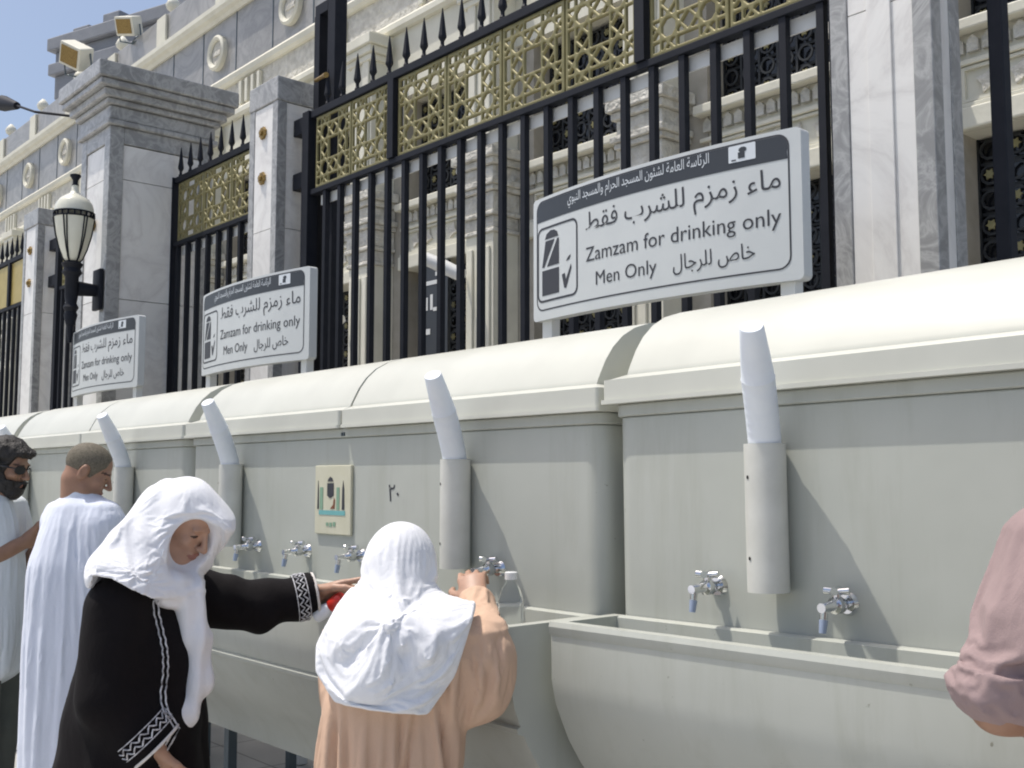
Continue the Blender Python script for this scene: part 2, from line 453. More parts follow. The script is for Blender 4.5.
for i, (x, y, z, rz, lab) in enumerate(((-22.85, 7.75, 10.55, 0.55, "large boxy roof floodlight on the parapet nearest the sky"), (-23.5, 7.95, 10.85, 0.2, "roof floodlight tilted beside the boxy one"), (-20.4, 7.9, 10.45, 0.5, "cream floodlight on the roof edge close to the tower aerials"))):
    f = thing("roof_floodlight", lab, "floodlight", (x, y, z), rz, "floodlights on the roof edge")
    f.scale = (0.7, 0.7, 0.7) if i == 0 else (0.52, 0.52, 0.52)
    mb = MB(); mb.box(-0.42, 0.42, -0.3, 0.25, -0.35, 0.35, 0.04); o = mb.build("housing", M['cream'], f); o.rotation_euler = (R(25), R(28 if i == 0 else 8), 0)
    mb = MB(); mb.box(-0.33, 0.33, -0.325, -0.301, -0.26, 0.26); o2 = mb.build("glass", M['bronze'], f); o2.rotation_euler = (R(25), R(28 if i == 0 else 8), 0)
    mb = MB(); mb.tube([(-0.48, 0, 0), (-0.48, 0.1, -0.5), (0, 0.2, -0.62), (0.48, 0.1, -0.5), (0.48, 0, 0)], 0.03, 6); mb.tube([(0, 0.2, -0.62), (0, 0.45, 10.2 - z)], 0.05, 8); mb.build("bracket", M['steel'], f)

# street lamp reaching in at the left edge
sl = thing("street_lamp", "dark street lamp head on a thin arm against the sky at the far left", "street lamp")
mb = MB(); mb.tube([(-23.4, 6.2, 9.28), (-22.4, 6.2, 9.02), (-21.5, 6.2, 8.73)], [0.10, 0.16, 0.07], 10); mb.build("lamp_head", M['iron'], sl, 50)
mb = MB(); mb.tube([(-21.5, 6.2, 8.73), (-20.4, 6.2, 8.32), (-19.4, 7.9, 8.2)], 0.025, 6); mb.build("arm", M['iron'], sl)

# ------------------------------------------------------------ gate pillars
def pillar(name, lab, x0, x1, y0, y1, top, cap_h=0.18, group="marble gate pillars"):
    p = thing(name, lab, "pillar", (0, 0, 0), 0, group)
    b = 0.075
    boxes("corner_strip", M['grey_marble'], p, [(xa, xa + b, ya, ya + b, 0.0, top - cap_h) for xa in (x0, x1 - b) for ya in (y0, y1 - b)], 0.004)
    e = 0.006; z = 0.0
    while z < top - cap_h - 0.01:
        z1 = min(z + 1.12, top - cap_h)
        boxes("marble_slab", M['white_marble'], p, [(x0 + b + 0.002, x1 - b - 0.002, y0 + e, y1 - e, z, z1 - 0.005), (x0 + e, x0 + b, y0 + b + 0.002, y1 - b - 0.002, z, z1 - 0.005), (x1 - b, x1 - e, y0 + b + 0.002, y1 - b - 0.002, z, z1 - 0.005)])
        z = z1
    mb = MB(); mb.box(x0 - 0.006, x1 + 0.006, y0 - 0.006, y1 + 0.006, top - cap_h + 0.001, top, 0.008)
    mb.build("cap", M['grey_marble'], p)
    return p
def rosette(p, x, y, z, r=0.05):
    mb = MB(); n = 16
    pr = [(r * (1 if t % 2 else 0.82) * math.cos(2 * math.pi * t / n), r * (1 if t % 2 else 0.82) * math.sin(2 * math.pi * t / n)) for t in range(n)]
    mb.prism([(x + a, z + c) for a, c in pr], y - 0.018, y + 0.002, 'Y')
    mb.prism([(x + a * 0.45, z + c * 0.45) for a, c in pr], y - 0.034, y - 0.019, 'Y')
    mb.build("rosette", M['bronze'], p, bevel=0.004)

pA = pillar("gate_pillar", "slim grey edged marble pillar with two bronze rosettes between two fence panels", -7.24, -6.82, 3.74, 4.10, 4.47)
for z in (4.09, 3.75): rosette(pA, -7.03, 3.745, z)
pL = pillar("gate_pillar", "slim grey edged marble pillar just left of the globe lamp", -12.52, -12.05, 3.74, 4.16, 4.50)
for z in (4.06, 3.70): rosette(pL, -12.28, 3.745, z)
pR = pillar("gate_pillar", "tall pale marble pillar with grey edges to the right of the nearest sign", -2.28, -1.86, 3.68, 3.90, 5.2)
mb = MB(); mb.box(-2.12, -2.02, 3.677, 3.686, 0.5, 4.9, 0.003); mb.build("carved_strip", M['white_marble'], pR)

pB = thing("gate_pier", "massive marble gate pier with a stepped grey cornice behind the globe lamp", "pillar")
X0, X1, Y0, Y1, TOP = -9.52, -8.86, 3.30, 4.22, 4.52
b = 0.12
boxes("corner_strip", M['grey_marble'], pB, [(xa, xa + b, ya, ya + b, 0, TOP) for xa in (X0, X1 - b) for ya in (Y0, Y1 - b)], 0.006)
boxes("lintel_strip", M['grey_marble'], pB, [(X0 + b, X1 - b, Y0 + 0.001, Y0 + 0.1, TOP - 0.14, TOP), (X1 - 0.1, X1 - 0.001, Y0 + b, Y1 - b, TOP - 0.14, TOP)], 0.006)
e = 0.012; z = 0.0
while z < TOP - 0.16:
    z1 = min(z + 1.02, TOP - 0.142)
    boxes("marble_slab", M['white_marble'], pB, [(X0 + b + 0.002, X1 - b - 0.002, Y0 + e, Y1 - e, z, z1 - 0.006), (X0 + e, X0 + b, Y0 + b + 0.002, Y1 - b - 0.002, z, z1 - 0.006), (X1 - b, X1 - e, Y0 + b + 0.002, Y1 - b - 0.002, z, z1 - 0.006)])
    z = z1
mb = MB(); z = TOP + 0.002
for w, h in ((0.035, 0.05), (0.015, 0.12), (0.05, 0.05), (0.09, 0.07), (0.14, 0.06), (0.165, 0.14)):
    mb.box(X0 - w, X1 + w, Y0 - w, Y1 + w, z, z + h - 0.003, 0.012); z += h
mb.build("cornice", M['grey_marble'], pB)
rosette(pB, -9.19, 3.305, 3.72, 0.055)

# ------------------------------------------------------------ iron fence
def surface_nets(d, org, h):
    """Isosurface (d = 0, negative inside) of a sampled field as vertices and quads."""
    s = d < 0
    nx, ny, nz = d.shape
    acc = np.zeros((nx - 1, ny - 1, nz - 1, 3), np.float32); cnt = np.zeros((nx - 1, ny - 1, nz - 1), np.float32)
    cs = [(i, j, k) for i in (0, 1) for j in (0, 1) for k in (0, 1)]
    sl = lambda c: (slice(c[0], nx - 1 + c[0]), slice(c[1], ny - 1 + c[1]), slice(c[2], nz - 1 + c[2]))
    for a in cs:
        for ax in range(3):
            if a[ax] == 1: continue
            bb = list(a); bb[ax] = 1; bb = tuple(bb)
            da, db = d[sl(a)], d[sl(bb)]
            cr = (da < 0) != (db < 0)
            idx = np.nonzero(cr)
            va, vb = da[idx], db[idx]
            t = va / (va - vb)
            for q in range(3):
                acc[idx + (np.full(len(idx[0]), q),)] += a[q] + (t if q == ax else 0)
            cnt[idx] += 1
    act = np.nonzero(cnt > 0)
    ids = np.full(cnt.shape, -1, np.int64); ids[act] = np.arange(len(act[0]))
    V = (np.stack(act, 1) + acc[act] / cnt[act][:, None]) * h + np.asarray(org)
    Q = []
    for ax in range(3):
        o1, o2 = [(1, 2), (2, 0), (0, 1)][ax]
        lo = [slice(1, -1)] * 3; hi = [slice(1, -1)] * 3
        lo[ax] = slice(0, d.shape[ax] - 1); hi[ax] = slice(1, d.shape[ax])
        a, b_ = s[tuple(lo)], s[tuple(hi)]
        off = [1, 1, 1]; off[ax] = 0
        for cond, flip in ((a & ~b_, False), (~a & b_, True)):
            p = np.stack(np.nonzero(cond), 1) + np.array(off)
            if not len(p): continue
            e1 = np.zeros(3, int); e1[o1] = 1; e2 = np.zeros(3, int); e2[o2] = 1
            g = lambda q: ids[q[:, 0], q[:, 1], q[:, 2]]
            q = [g(p - e1 - e2), g(p - e2), g(p), g(p - e1)]
            q = np.stack(q if not flip else q[::-1], 1)
            Q.append(q)
    return V, np.concatenate(Q)

def np_mesh(name, V, F):
    me = bpy.data.meshes.new(name)
    F = np.asarray(F)
    me.vertices.add(len(V)); me.vertices.foreach_set("co", np.ascontiguousarray(V, np.float32).ravel())
    me.loops.add(F.size); me.loops.foreach_set("vertex_index", F.ravel().astype(np.int32))
    me.polygons.add(len(F)); me.polygons.foreach_set("loop_start", np.arange(0, F.size, F.shape[1], dtype=np.int32))
    me.update(calc_edges=True); me.validate()
    return me

def screen_mesh(w, hgt, cell, half=0.0088, t=0.010, h=0.0052):
    """Pierced star screen: bands of a tiled eight-pointed star, cut through."""
    x = np.arange(-w / 2 - 2 * h, w / 2 + 2.5 * h, h); z = np.arange(-2 * h, hgt + 2.5 * h, h); y = np.arange(-t - 2 * h, t + 2.5 * h, h)
    X, Z = np.meshgrid(x, z, indexing='ij')
    nx, nz = round(w / cell), round(hgt / cell)
    cx, cz = w / nx, hgt / nz
    U = ((X + w / 2) / cx) % 1.0 - 0.5; W = (Z / cz) % 1.0 - 0.5
    d = np.full(X.shape, 9.0)
    rad = 0.54
    P = [(rad * math.cos(math.pi * i / 4 + math.pi / 8), rad * math.sin(math.pi * i / 4 + math.pi / 8)) for i in range(8)]
    segs = [(P[i], P[(i + 3) % 8]) for i in range(8)]
    for (ax, az), (bx, bz) in segs:
        vx, vz = bx - ax, bz - az
        tt = np.clip(((U - ax) * vx + (W - az) * vz) / (vx * vx + vz * vz), 0, 1)
        d = np.minimum(d, np.hypot((U - ax - tt * vx) * cx, (W - az - tt * vz) * cz))
    d = d - half
    bx = np.maximum(np.abs(X) - w / 2, np.abs(Z - hgt / 2) - hgt / 2)
    frame = -(bx + 0.022)                                      # border band
    d = np.maximum(np.minimum(d, frame), bx)
    D = np.maximum(d[:, None, :], np.abs(y)[None, :, None] - t)
    V, F = surface_nets(D.astype(np.float32), (x[0], y[0], z[0]), h)
    me = np_mesh("pierced_screen", V, F); me.materials.append(M['gold']); return me

GB, GT = 3.60, 4.115                              # gold band, bottom and top
SCREEN = screen_mesh(0.50, GT - GB, 0.2575)
mb = MB()
mb.lathe([(0.014, 0.0), (0.020, 0.012), (0.012, 0.03), (0.012, 0.05), (0.026, 0.075), (0.026, 0.085), (0.021, 0.12), (0.012, 0.20), (0.003, 0.262)], n=8)
SPIKE = bpy.data.meshes.new("spike"); bmesh.ops.recalc_face_normals(mb.bm, faces=mb.bm.faces[:]); mb.bm.to_mesh(SPIKE); mb.bm.free(); SPIKE.materials.append(M['iron'])
mb = MB(); mb.box(-0.018, 0.018, -0.018, 0.018, 0.12, GB - 0.042)
BAR = bpy.data.meshes.new("bar"); bmesh.ops.recalc_face_normals(mb.bm, faces=mb.bm.faces[:]); mb.bm.to_mesh(BAR); mb.bm.free(); BAR.materials.append(M['iron'])

def fence(lab, x0, x1, bar0, step=0.188, mull=(), yf=3.9, gold=True, bracket=None, plain=False):
    f = thing("iron_fence", lab, "fence", (0, yf, 0), 0, "black iron fence panels with gilt screens")
    boxes("rail", M['iron'], f, [(x0, x1, -0.028, 0.028, GT + 0.002, GT + 0.055), (x0, x1, -0.026, 0.026, GB - 0.04, GB - 0.002), (x0, x1, -0.026, 0.026, 0.08, 0.118)], 0.004)
    mb = MB(); mb.box(x0 + 0.06, x1 - 0.06, 0.030, 0.040, GB - 0.115, GB - 0.045); mb.build("lower_strip", M['offwhite'], f)
    boxes("stile", M['iron'], f, [(x0 - 0.09, x0 - 0.002, -0.045, 0.045, 0.0, GT + 0.06), (x1 + 0.002, x1 + 0.06, -0.04, 0.04, 0.0, GT + 0.3)], 0.004)
    for m_ in mull:
        mb = MB(); mb.box(m_ - 0.032, m_ + 0.032, -0.040, 0.040, GB - 0.001, GT + 0.001); mb.build("mullion", M['iron'], f)
    if bracket:
        for z in (4.09, 3.69):
            mb = MB(); mb.box(bracket, x0 - 0.092, -0.04, 0.04, z - 0.06, z + 0.06); mb.build("bracket", M['iron'], f, bevel=0.004)
    x = bar0
    while x < x1 - 0.05:
        link("bar", BAR, None, f, loc=(x, 0, 0)); link("spike", SPIKE, None, f, loc=(x, 0, GT + 0.0555))
        x += step
    if plain:
        mb = MB(); mb.box(x0 + 0.05, x1 - 0.05, -0.01, 0.01, GB + 0.01, GT - 0.01); mb.build("gilt_panel", M['goldplain'], f); return f
    edges = [x0] + list(mull) + [x1]
    for a, c in zip(edges, edges[1:]):
        n = max(1, round((c - a) / 0.53)); w = (c - a - 0.08) / n
        for i in range(n):
            o = link("pierced_screen", SCREEN, None, f, loc=(a + 0.04 + (i + 0.5) * w, 0, GB)); o.scale = ((w - 0.006) / 0.50, 1, 1)
    return f
fence("widest iron fence panel, behind the nearest sign, with three stretches of gilt screen", -6.58, -2.40, -6.40, mull=(-5.58, -3.45), bracket=-6.80)
fence("iron fence panel with gilt screen between the slim rosette pillar and the massive pier", -8.86, -7.28, -8.80, step=0.19, bracket=None)
fence("narrow iron fence panel behind the globe lamp, left of the massive pier", -11.72, -9.60, -11.66, step=0.19, bracket=-12.03)
fence("iron fence panel with a plain bright gold band at the far left edge", -17.0, -12.62, -16.9, step=0.19, mull=(-15.5, -14.1, -13.45), plain=True)
fd = thing("fence_gate", "black iron gate leaf beyond the tall marble pillar, at the right edge", "gate", (0, 3.9, 0))
for x in (-1.715, -0.62, 0.4):
    mb = MB(); mb.box(x - 0.027, x + 0.027, -0.03, 0.03, 0.05, 4.6); mb.build("stile", M['iron'], fd, bevel=0.004)
boxes("rail", M['iron'], fd, [(-1.75, 0.44, -0.03, 0.03, 0.0, 0.048), (-1.75, 0.44, -0.03, 0.03, 4.602, 4.65)])

# black mast standing in the corner of the widest panel
ms = thing("iron_mast", "tall black square mast beside the slim rosette pillar", "mast", (0, 0, 0))
mb = MB(); mb.box(-6.50, -6.40, 3.95, 4.05, 0.0, 7.5); mb.build("pole", M['iron'], ms, bevel=0.004)
mb = MB(); mb.box(-6.68, -6.61, 3.95, 4.03, 0.0, 4.92); mb.box(-6.68, -6.51, 3.955, 4.03, 4.922, 5.0); mb.build("frame", M['iron'], ms)
mb = MB(); mb.tube([(-6.62, 3.93, 4.42), (-6.48, 3.90, 4.40), (-6.36, 3.86, 4.37)], [0.014, 0.014, 0.02], 8); mb.build("hook", M['bronze'], ms)

# ------------------------------------------------------------ drinking water tanks
def rounded_outline(x0, x1, y0, y1, r, n=6):
    pts = []
    for cx, cy, a0 in ((x1 - r, y0 + r, -90), (x1 - r, y1 - r, 0), (x0 + r, y1 - r, 90), (x0 + r, y0 + r, 180)):
        for i in range(n + 1):
            a = R(a0 + 90 * i / n); pts.append((cx + r * math.cos(a), cy + r * math.sin(a)))
    return pts
DOME = [(0.018, 0.076), (0.024, 0.092), (0.036, 0.115), (0.055, 0.150), (0.085, 0.190), (0.125, 0.226), (0.175, 0.254), (0.24, 0.274), (0.32, 0.284), (0.40, 0.287)]
DOME = DOME + [(0.80 - y, z) for y, z in DOME[-2::-1]]
def make_lid(L, parent, mat, ia=0.045, ib=0.045):
    """Domed cover with a skirt; x runs 0..L, y and z measured from the body's front top edge."""
    mb = MB()
    mb.prism([(y, 0.07 + (z - 0.07) * 0.97) for y, z in DOME] + [(0.80 - 0.02, 0.066), (0.02, 0.066)], ia, L - ib)
    # skirt band with a small rolled lip
    for ins, z0, z1 in ((-0.028, 0.012, 0.064), (-0.034, 0.0, 0.0115)):
        mb.prism(rounded_outline(min(0.026, ia) + (ins if ia > 0.01 else 0.0), L - min(0.026, ib) - (ins if ib > 0.01 else 0.0), 0.0 + ins, 0.80 - ins, 0.03 if 0 else 0.012), z0, z1, 'Z')
    # sloping shoulder between skirt and dome
    a = rounded_outline(0.0, L, -0.026, 0.826, 0.03); c = rounded_outline(ia - 0.001, L - ib + 0.001, 0.014, 0.786, 0.003)
    A = [mb.bm.verts.new((x, y, 0.0642)) for x, y in a]; B = [mb.bm.verts.new((x, y, 0.078)) for x, y in c]
    for i in range(len(A)):
        j = (i + 1) % len(A); mb.bm.faces.new((A[i], A[j], B[j], B[i]))
    mb.bm.faces.new(B); mb.bm.faces.new(A[::-1])
    return mb.build("lid", mat, parent, 35, bevel=0.006)

def make_tap(parent, x, y, z):
    X0_, Z0_ = x, z; x = z = 0.0; y0_, y = y, 0.0
    mb = MB()
    mb.tube([(x, y, z), (x, y - 0.010, z)], [0.030, 0.024], 16)
    mb.tube([(x, y - 0.0105, z), (x, y - 0.030, z), (x, y - 0.036, z), (x, y - 0.058, z), (x, y - 0.064, z), (x, y - 0.10, z - 0.002), (x, y - 0.112, z - 0.002)],
            [0.014, 0.015, 0.021, 0.021, 0.013, 0.012, 0.012], 14)
    mb.tube([(x, y - 0.100, z - 0.002), (x, y - 0.104, z - 0.030)], [0.010, 0.009], 10)
    t = mb.build("tap", M['chrome'], parent, 50)
    mb = MB(); mb.tube([(x, y - 0.104, z - 0.0305), (x, y - 0.110, z - 0.062)], [0.0105, 0.0085], 12); mb.build("nozzle", M['blue_tip'], t, 40)
    mb = MB(); mb.tube([(x, y - 0.047, z + 0.012), (x, y - 0.047, z + 0.030)], [0.010, 0.010], 8)
    for k in range(4):
        a = k * math.pi / 2 + 0.4
        mb.tube([(x, y - 0.047, z + 0.034), (x + 0.030 * math.cos(a), y - 0.047 + 0.030 * math.sin(a), z + 0.036)], [0.008, 0.010], 8)
    mb.build("handle", M['chrome'], t, 50)
    t.location = (X0_, y0_, Z0_); t.scale = (0.86, 0.92, 0.86)
    return t

def make_tube(parent, x, y, z0, z1):
    mb = MB(); n = 24; r, ri = 0.047, 0.042
    c = (x, y - 0.049)
    pr = [(r, z0), (r, z1), (ri, z1), (ri, z0 + 0.02)]
    rings = [[mb.bm.verts.new((c[0] + q * math.cos(2 * math.pi * k / n), c[1] + q * math.sin(2 * math.pi * k / n), z)) for k in range(n)] for q, z in pr]
    for a, b in zip(rings, rings[1:]):
        for k in range(n): mb.bm.faces.new((a[k], a[(k + 1) % n], b[(k + 1) % n], b[k]))
    mb.bm.faces.new(rings[0][::-1]); mb.bm.faces.new(rings[-1])
    o = mb.build("cup_tube", M['pvc'], parent, 40)
    for z in (z0 + 0.075, z1 - 0.075):
        mb = MB(); mb.tube([(x - 0.016, y - 0.049 - 0.0445, z), (x - 0.0165, y - 0.049 - 0.0455, z)], 0.0042, 8); mb.build("screw_hole", M['dark'], o)
    return o

CUP_LABELS = iter(["white foam cups leaning out of the tube between the two bare chrome taps",
                   "white foam cups leaning out of the tube beside the black painted number",
                   "white foam cups in the tube just behind the black robed woman's head",
                   "white foam cups behind the shaven headed man",
                   "white foam cups above the bearded man in sunglasses"])
def cup_stack(x, y, z, dx, dy, hgt=0.245):
    """Nested foam cups bottoms up, bending outwards above the tube."""
    t = thing("cup_stack", next(CUP_LABELS), "foam cups", (x, y, z), 0, "stacks of foam cups in the tubes")
    mb = MB(); N = 15; n = 20
    rings = []
    def frame(s):
        f = max(0.0, (s - 0.45) / 0.55) ** 1.25
        p = Vector((dx * f, dy * f, -0.22 + (hgt + 0.22) * s))
        return p
    def ringat(s, r):
        p = frame(s); q = frame(min(1.0, s + 0.02)) - frame(max(0, s - 0.02)); q.normalize()
        u = Vector((1, 0, 0)); u = (u - q * u.dot(q)).normalized(); w = q.cross(u)
        return [mb.bm.verts.new(p + (u * math.cos(2 * math.pi * k / n) + w * math.sin(2 * math.pi * k / n)) * r) for k in range(n)]
    S = []
    m = 17
    for i in range(m):                                   # the rims of the nested cups show as fine ridges
        s = 0.02 + 0.74 * i / m
        S += [(s, 0.0371), (s + 0.006, 0.0374), (s + 0.009, 0.0369)]
    S += [(0.772, 0.0370), (0.778, 0.0380), (0.786, 0.0362), (0.85, 0.0335), (0.93, 0.0295), (0.992, 0.0265), (1.0, 0.0245)]
    prev = None
    for s, r in S:
        cur = ringat(s, r)
        if prev is None: mb.bm.faces.new(cur[::-1])
        else:
            for k in range(n): mb.bm.faces.new((prev[k], prev[(k + 1) % n], cur[(k + 1) % n], cur[k]))
        prev = cur
    mb.bm.faces.new(prev)
    mb.build("cups", M['foam'], t, 30)
    return t

BF = 0.0
def tank(lab, x, L, yb, zt, tilt=0.0, split=True, front=-0.335, bead=True, taps=(), tubes=(), zoff=0.0):
    """x: left end; yb: front plane of the body; zt: height of the lid's lower lip."""
    t = thing("water_tank", lab, "water tank", (x, yb, 0), 0, "glass fibre drinking water tanks")
    zt0 = zt
    mb = MB()
    mb.prism(rounded_outline(0.012, L - 0.012, 0.0, 0.80, 0.055), 0.70, zt - 0.034, 'Z')
    mb.prism(rounded_outline(0.004, L - 0.004, -0.008, 0.808, 0.055), zt - 0.0335, zt - 0.0005, 'Z')
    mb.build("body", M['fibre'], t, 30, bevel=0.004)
    if split:
        h = L / 2
        for i in range(2):
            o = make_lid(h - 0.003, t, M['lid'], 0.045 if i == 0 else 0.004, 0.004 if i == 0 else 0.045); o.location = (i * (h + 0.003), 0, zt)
            mb = MB(); xx = -0.03 if i else h - 0.033
            for dx in (0,): mb.box(xx + 0.02, xx + 0.032, -0.014, -0.0085, -0.028, -0.016)
            mb.build("latch", M['steel'], o)
    else:
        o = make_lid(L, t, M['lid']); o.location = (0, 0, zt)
    # trough: outer shell profile (y, z), inner cavity, closed by two end walls
    zr = zt - 0.545
    outer = [(front, zr), (front - 0.004, zr - 0.012), (front, zr - 0.028), (front + 0.005, zr - 0.035), (front + 0.005, zr - 0.14), (front + 0.018, zr - 0.20), (front + 0.038, zr - 0.245)]
    if bead: outer += [(front + 0.026, zr - 0.250), (front + 0.030, zr - 0.262), (front + 0.050, zr - 0.270)]
    outer += [(front + 0.062, zr - 0.295), (front + 0.10, zr - 0.352), (front + 0.15, zr - 0.415), (front + 0.21, zr - 0.48), (front + 0.27, zr - 0.545), (front + 0.30, zr - 0.60), (front + 0.31, zr - 0.64), (-0.006 + 0.10, zr - 0.64)]
    inner = [(front + 0.030, zr), (front + 0.036, zr - 0.02), (front + 0.045, zr - 0.12), (front + 0.075, zr - 0.185), (-0.10, zr - 0.20), (-0.042, zr - 0.17), (-0.032, zr - 0.05), (-0.030, zr - 0.004), (-0.022, zr)]
    back = [(-0.004, zr), (-0.004, zr - 0.05)]
    mb = MB()
    e = 0.034
    full = outer + [(0.094, zr - 0.30), (-0.004, zr - 0.30)] + back[::-1]
    shell = outer + [(0.094, zr - 0.30), (-0.004, zr - 0.30)] + back[::-1] + inner[::-1]
    mb.prism(full, 0.006, 0.006 + e); mb.prism(full, L - 0.006 - e, L - 0.006)
    mb.prism(shell, 0.006 + e, L - 0.006 - e, caps=False)
    mb.build("trough", M['fibre'], t, 28, bevel=0.0)
    for xx in (0.25, L / 2 - 0.08, L / 2 + 0.08, L - 0.25):
        boxes("leg", M['steel'], t, [(xx - 0.02, xx + 0.02, yy - 0.02, yy + 0.02, 0.0, 0.699 if yy > 0.1 else zr - 0.641) for yy in (0.10, 0.70)])
    mb = MB(); mb.box(0.1, L - 0.1, 0.16, 0.66, 0.66, 0.699); mb.build("base_frame", M['steel'], t)
    for tx in taps: make_tap(t, (tx[0] if isinstance(tx, tuple) else tx) - x, -0.0005, zt - 0.447 - (tx[1] if isinstance(tx, tuple) else 0.0))
    for tx in tubes: make_tube(t, tx - x, 0.0, zt - 0.452, zt - 0.122)
    if tilt:                                            # the row climbs slightly: pivot at mid height
        t.rotation_euler = (0, -tilt, 0); t.location.x += 1.5 * math.sin(tilt)
    return t
CUPLEAN = (0.075, -0.145)
T1 = tank("nearest grey water tank, at the right, with two bare taps over an empty trough", -1.978, 2.70, 2.088, 1.748, tilt=R(0.6), split=True, front=-0.235, bead=False, taps=((-1.632, 0.006), (-1.288, 0.022), -0.2, 0.2), tubes=(-1.456, -0.1))
T2 = tank("grey water tank with a cream plaque and a black painted number", -4.575, 2.552, 2.108, 1.735, taps=(-2.455, -2.84, -3.19, -3.55, -3.93, -4.33), tubes=(-2.607, -4.085))
T3 = tank("grey water tank behind the shaven headed man in the white robe", -7.19, 2.552, 2.125, 1.735, taps=(-5.05, -5.45, -5.85, -6.3, -6.9), tubes=(-5.245, -6.82))
T4 = tank("farthest grey water tank, cut by the left edge of the photo", -9.80, 2.552, 2.135, 1.735, taps=(-7.8, -8.3), tubes=())
for (x, y, z) in ((-1.456, 2.088, 1.632), (-2.607, 2.108, 1.613), (-4.085, 2.108, 1.613), (-5.245, 2.125, 1.613), (-6.82, 2.125, 1.613)):
    cup_stack(x, y - 0.049, z, *CUPLEAN)

# plaque and painted number on the second tank
pq = MB(); pq.box(-3.487 + 4.575, -3.247 + 4.575, -0.012, -0.0005, 1.355, 1.603, 0.003)
pq = pq.build("plaque", M['plaque'], T2); pq["label"] = "cream plaque with a small dark shrine picture and teal band"
def flat(parent, name, mat, polys, x0, z0, w, h, y0, y1):
    for P in polys:
        mb = MB(); mb.prism([(x0 + a * w, z0 + c * h) for a, c in P], y0, y1, 'Y'); mb.build(name, mat, parent)
px, pz, pw, ph = -3.487 + 4.575, 1.355, 0.24, 0.248
rect = lambda a, b, c, d: [(a, c), (b, c), (b, d), (a, d)]
flat(pq, "green_column", M['green'], [rect(0.15, 0.24, 0.36, 0.68), rect(0.62, 0.70, 0.36, 0.68)], px, pz, pw, ph, -0.0135, -0.0125)
flat(pq, "minaret", M['ink'], [[(0.08, 0.36), (0.125, 0.36), (0.115, 0.66), (0.10, 0.78), (0.09, 0.66)], [(0.77, 0.36), (0.84, 0.36), (0.83, 0.66), (0.80, 0.78), (0.78, 0.66)]], px, pz, pw, ph, -0.0135, -0.0125)
flat(pq, "shrine", M['ink'], [[(0.36, 0.56), (0.44, 0.52), (0.54, 0.56), (0.54, 0.74), (0.36, 0.74)], [(0.37, 0.765), (0.53, 0.765), (0.50, 0.81), (0.44, 0.835), (0.39, 0.80)]], px, pz, pw, ph, -0.0135, -0.0125)
flat(pq, "jug", M['brownprint'], [[(0.45, 0.37), (0.57, 0.37), (0.58, 0.50), (0.55, 0.53), (0.53, 0.43)]], px, pz, pw, ph, -0.0135, -0.0125)
flat(pq, "band", M['teal'], [rect(0.13, 0.86, 0.28, 0.345)], px, pz, pw, ph, -0.0135, -0.0125)
flat(pq, "small_print", M['green'], [rect(0.34, 0.40, 0.12, 0.17), rect(0.43, 0.50, 0.11, 0.17), rect(0.53, 0.60, 0.12, 0.18)], px, pz, pw, ph, -0.0135, -0.0125)
V, F = text_mesh("\u0662\u0660", 1.545, 1.605, 1.478, 1.535)
me = bpy.data.meshes.new("number"); me.from_pydata([tuple(v) for v in V], [], F); o = link("number", me, M['ink'], T2, loc=(0, -0.0012, 0))

# ------------------------------------------------------------ information signs
AR1 = "\ufec2\ufed8\ufed3 \ufe8f\ufeae\ufeb8\ufee0\ufedf \ufee1\ufeb0\ufee3\ufeaf \ufe80\ufe8e\ufee3"
AR2 = "\ufedd\ufe8e\ufe9f\ufeae\ufee0\ufedf \ufeb9\ufe8e\ufea7"
HEAD = ("\ufef1\ufeee\ufe92\ufee8\ufedf\ufe8d \ufeaa\ufea0\ufeb4\ufee4\ufedf\ufe8d\ufeed \ufee1\ufe8d\ufeae\ufea4\ufedf\ufe8d \ufeaa\ufea0\ufeb4\ufee4\ufedf\ufe8d "
        "\ufee5\ufeee\ufe8c\ufeb8\ufedf \ufe94\ufee3\ufe8e\ufecc\ufedf\ufe8d \ufe94\ufeb3\ufe8e\ufe8b\ufeae\ufedf\ufe8d")
SW, SH, BULGE = 1.345, 0.528, 0.070
def bend(v, off):
    x = v[:, 0]; out = v.copy()
    out[:, 1] = v[:, 1] - BULGE * (1 - (x / (SW / 2)) ** 2) - off
    return out
def rrect(x0, x1, z0, z1, r, n=5):
    pts = []
    for cx, cz, a0 in ((x1 - r, z0 + r, -90), (x1 - r, z1 - r, 0), (x0 + r, z1 - r, 90), (x0 + r, z0 + r, 180)):
        for i in range(n + 1):
            a = R(a0 + 90 * i / n); pts.append((cx + r * math.cos(a), cz + r * math.sin(a)))
    return pts
def band_mesh(outer, inner=None):
    """flat face (or ring between two loops) as vertices + faces, densified in x so it can bend"""
    bm = bmesh.new()
    if inner:
        A = [bm.verts.new((x, 0, z)) for x, z in outer]; B = [bm.verts.new((x, 0, z)) for x, z in inner]
        for i in range(len(A)):
            j = (i + 1) % len(A); bm.faces.new((A[i], A[j], B[j], B[i]))
    else: bm.faces.new([bm.verts.new((x, 0, z)) for x, z in outer])
    xs = [v.co.x for v in bm.verts]
    n = int((max(xs) - min(xs)) / 0.04)
    for i in range(1, n + 1):
        x = min(xs) + (max(xs) - min(xs)) * i / (n + 1)
        bmesh.ops.bisect_plane(bm, geom=bm.verts[:] + bm.edges[:] + bm.faces[:], plane_co=(x, 0, 0), plane_no=(1, 0, 0))
    bm.verts.index_update()
    V = np.array([v.co[:] for v in bm.verts]); F = [[v.index for v in f.verts] for f in bm.faces]; bm.free()
    return V, F
def merge(parts):
    V, F, o = [], [], 0
    for v, f in parts:
        V.append(v); F += [[i + o for i in q] for q in f]; o += len(v)
    return np.concatenate(V), F
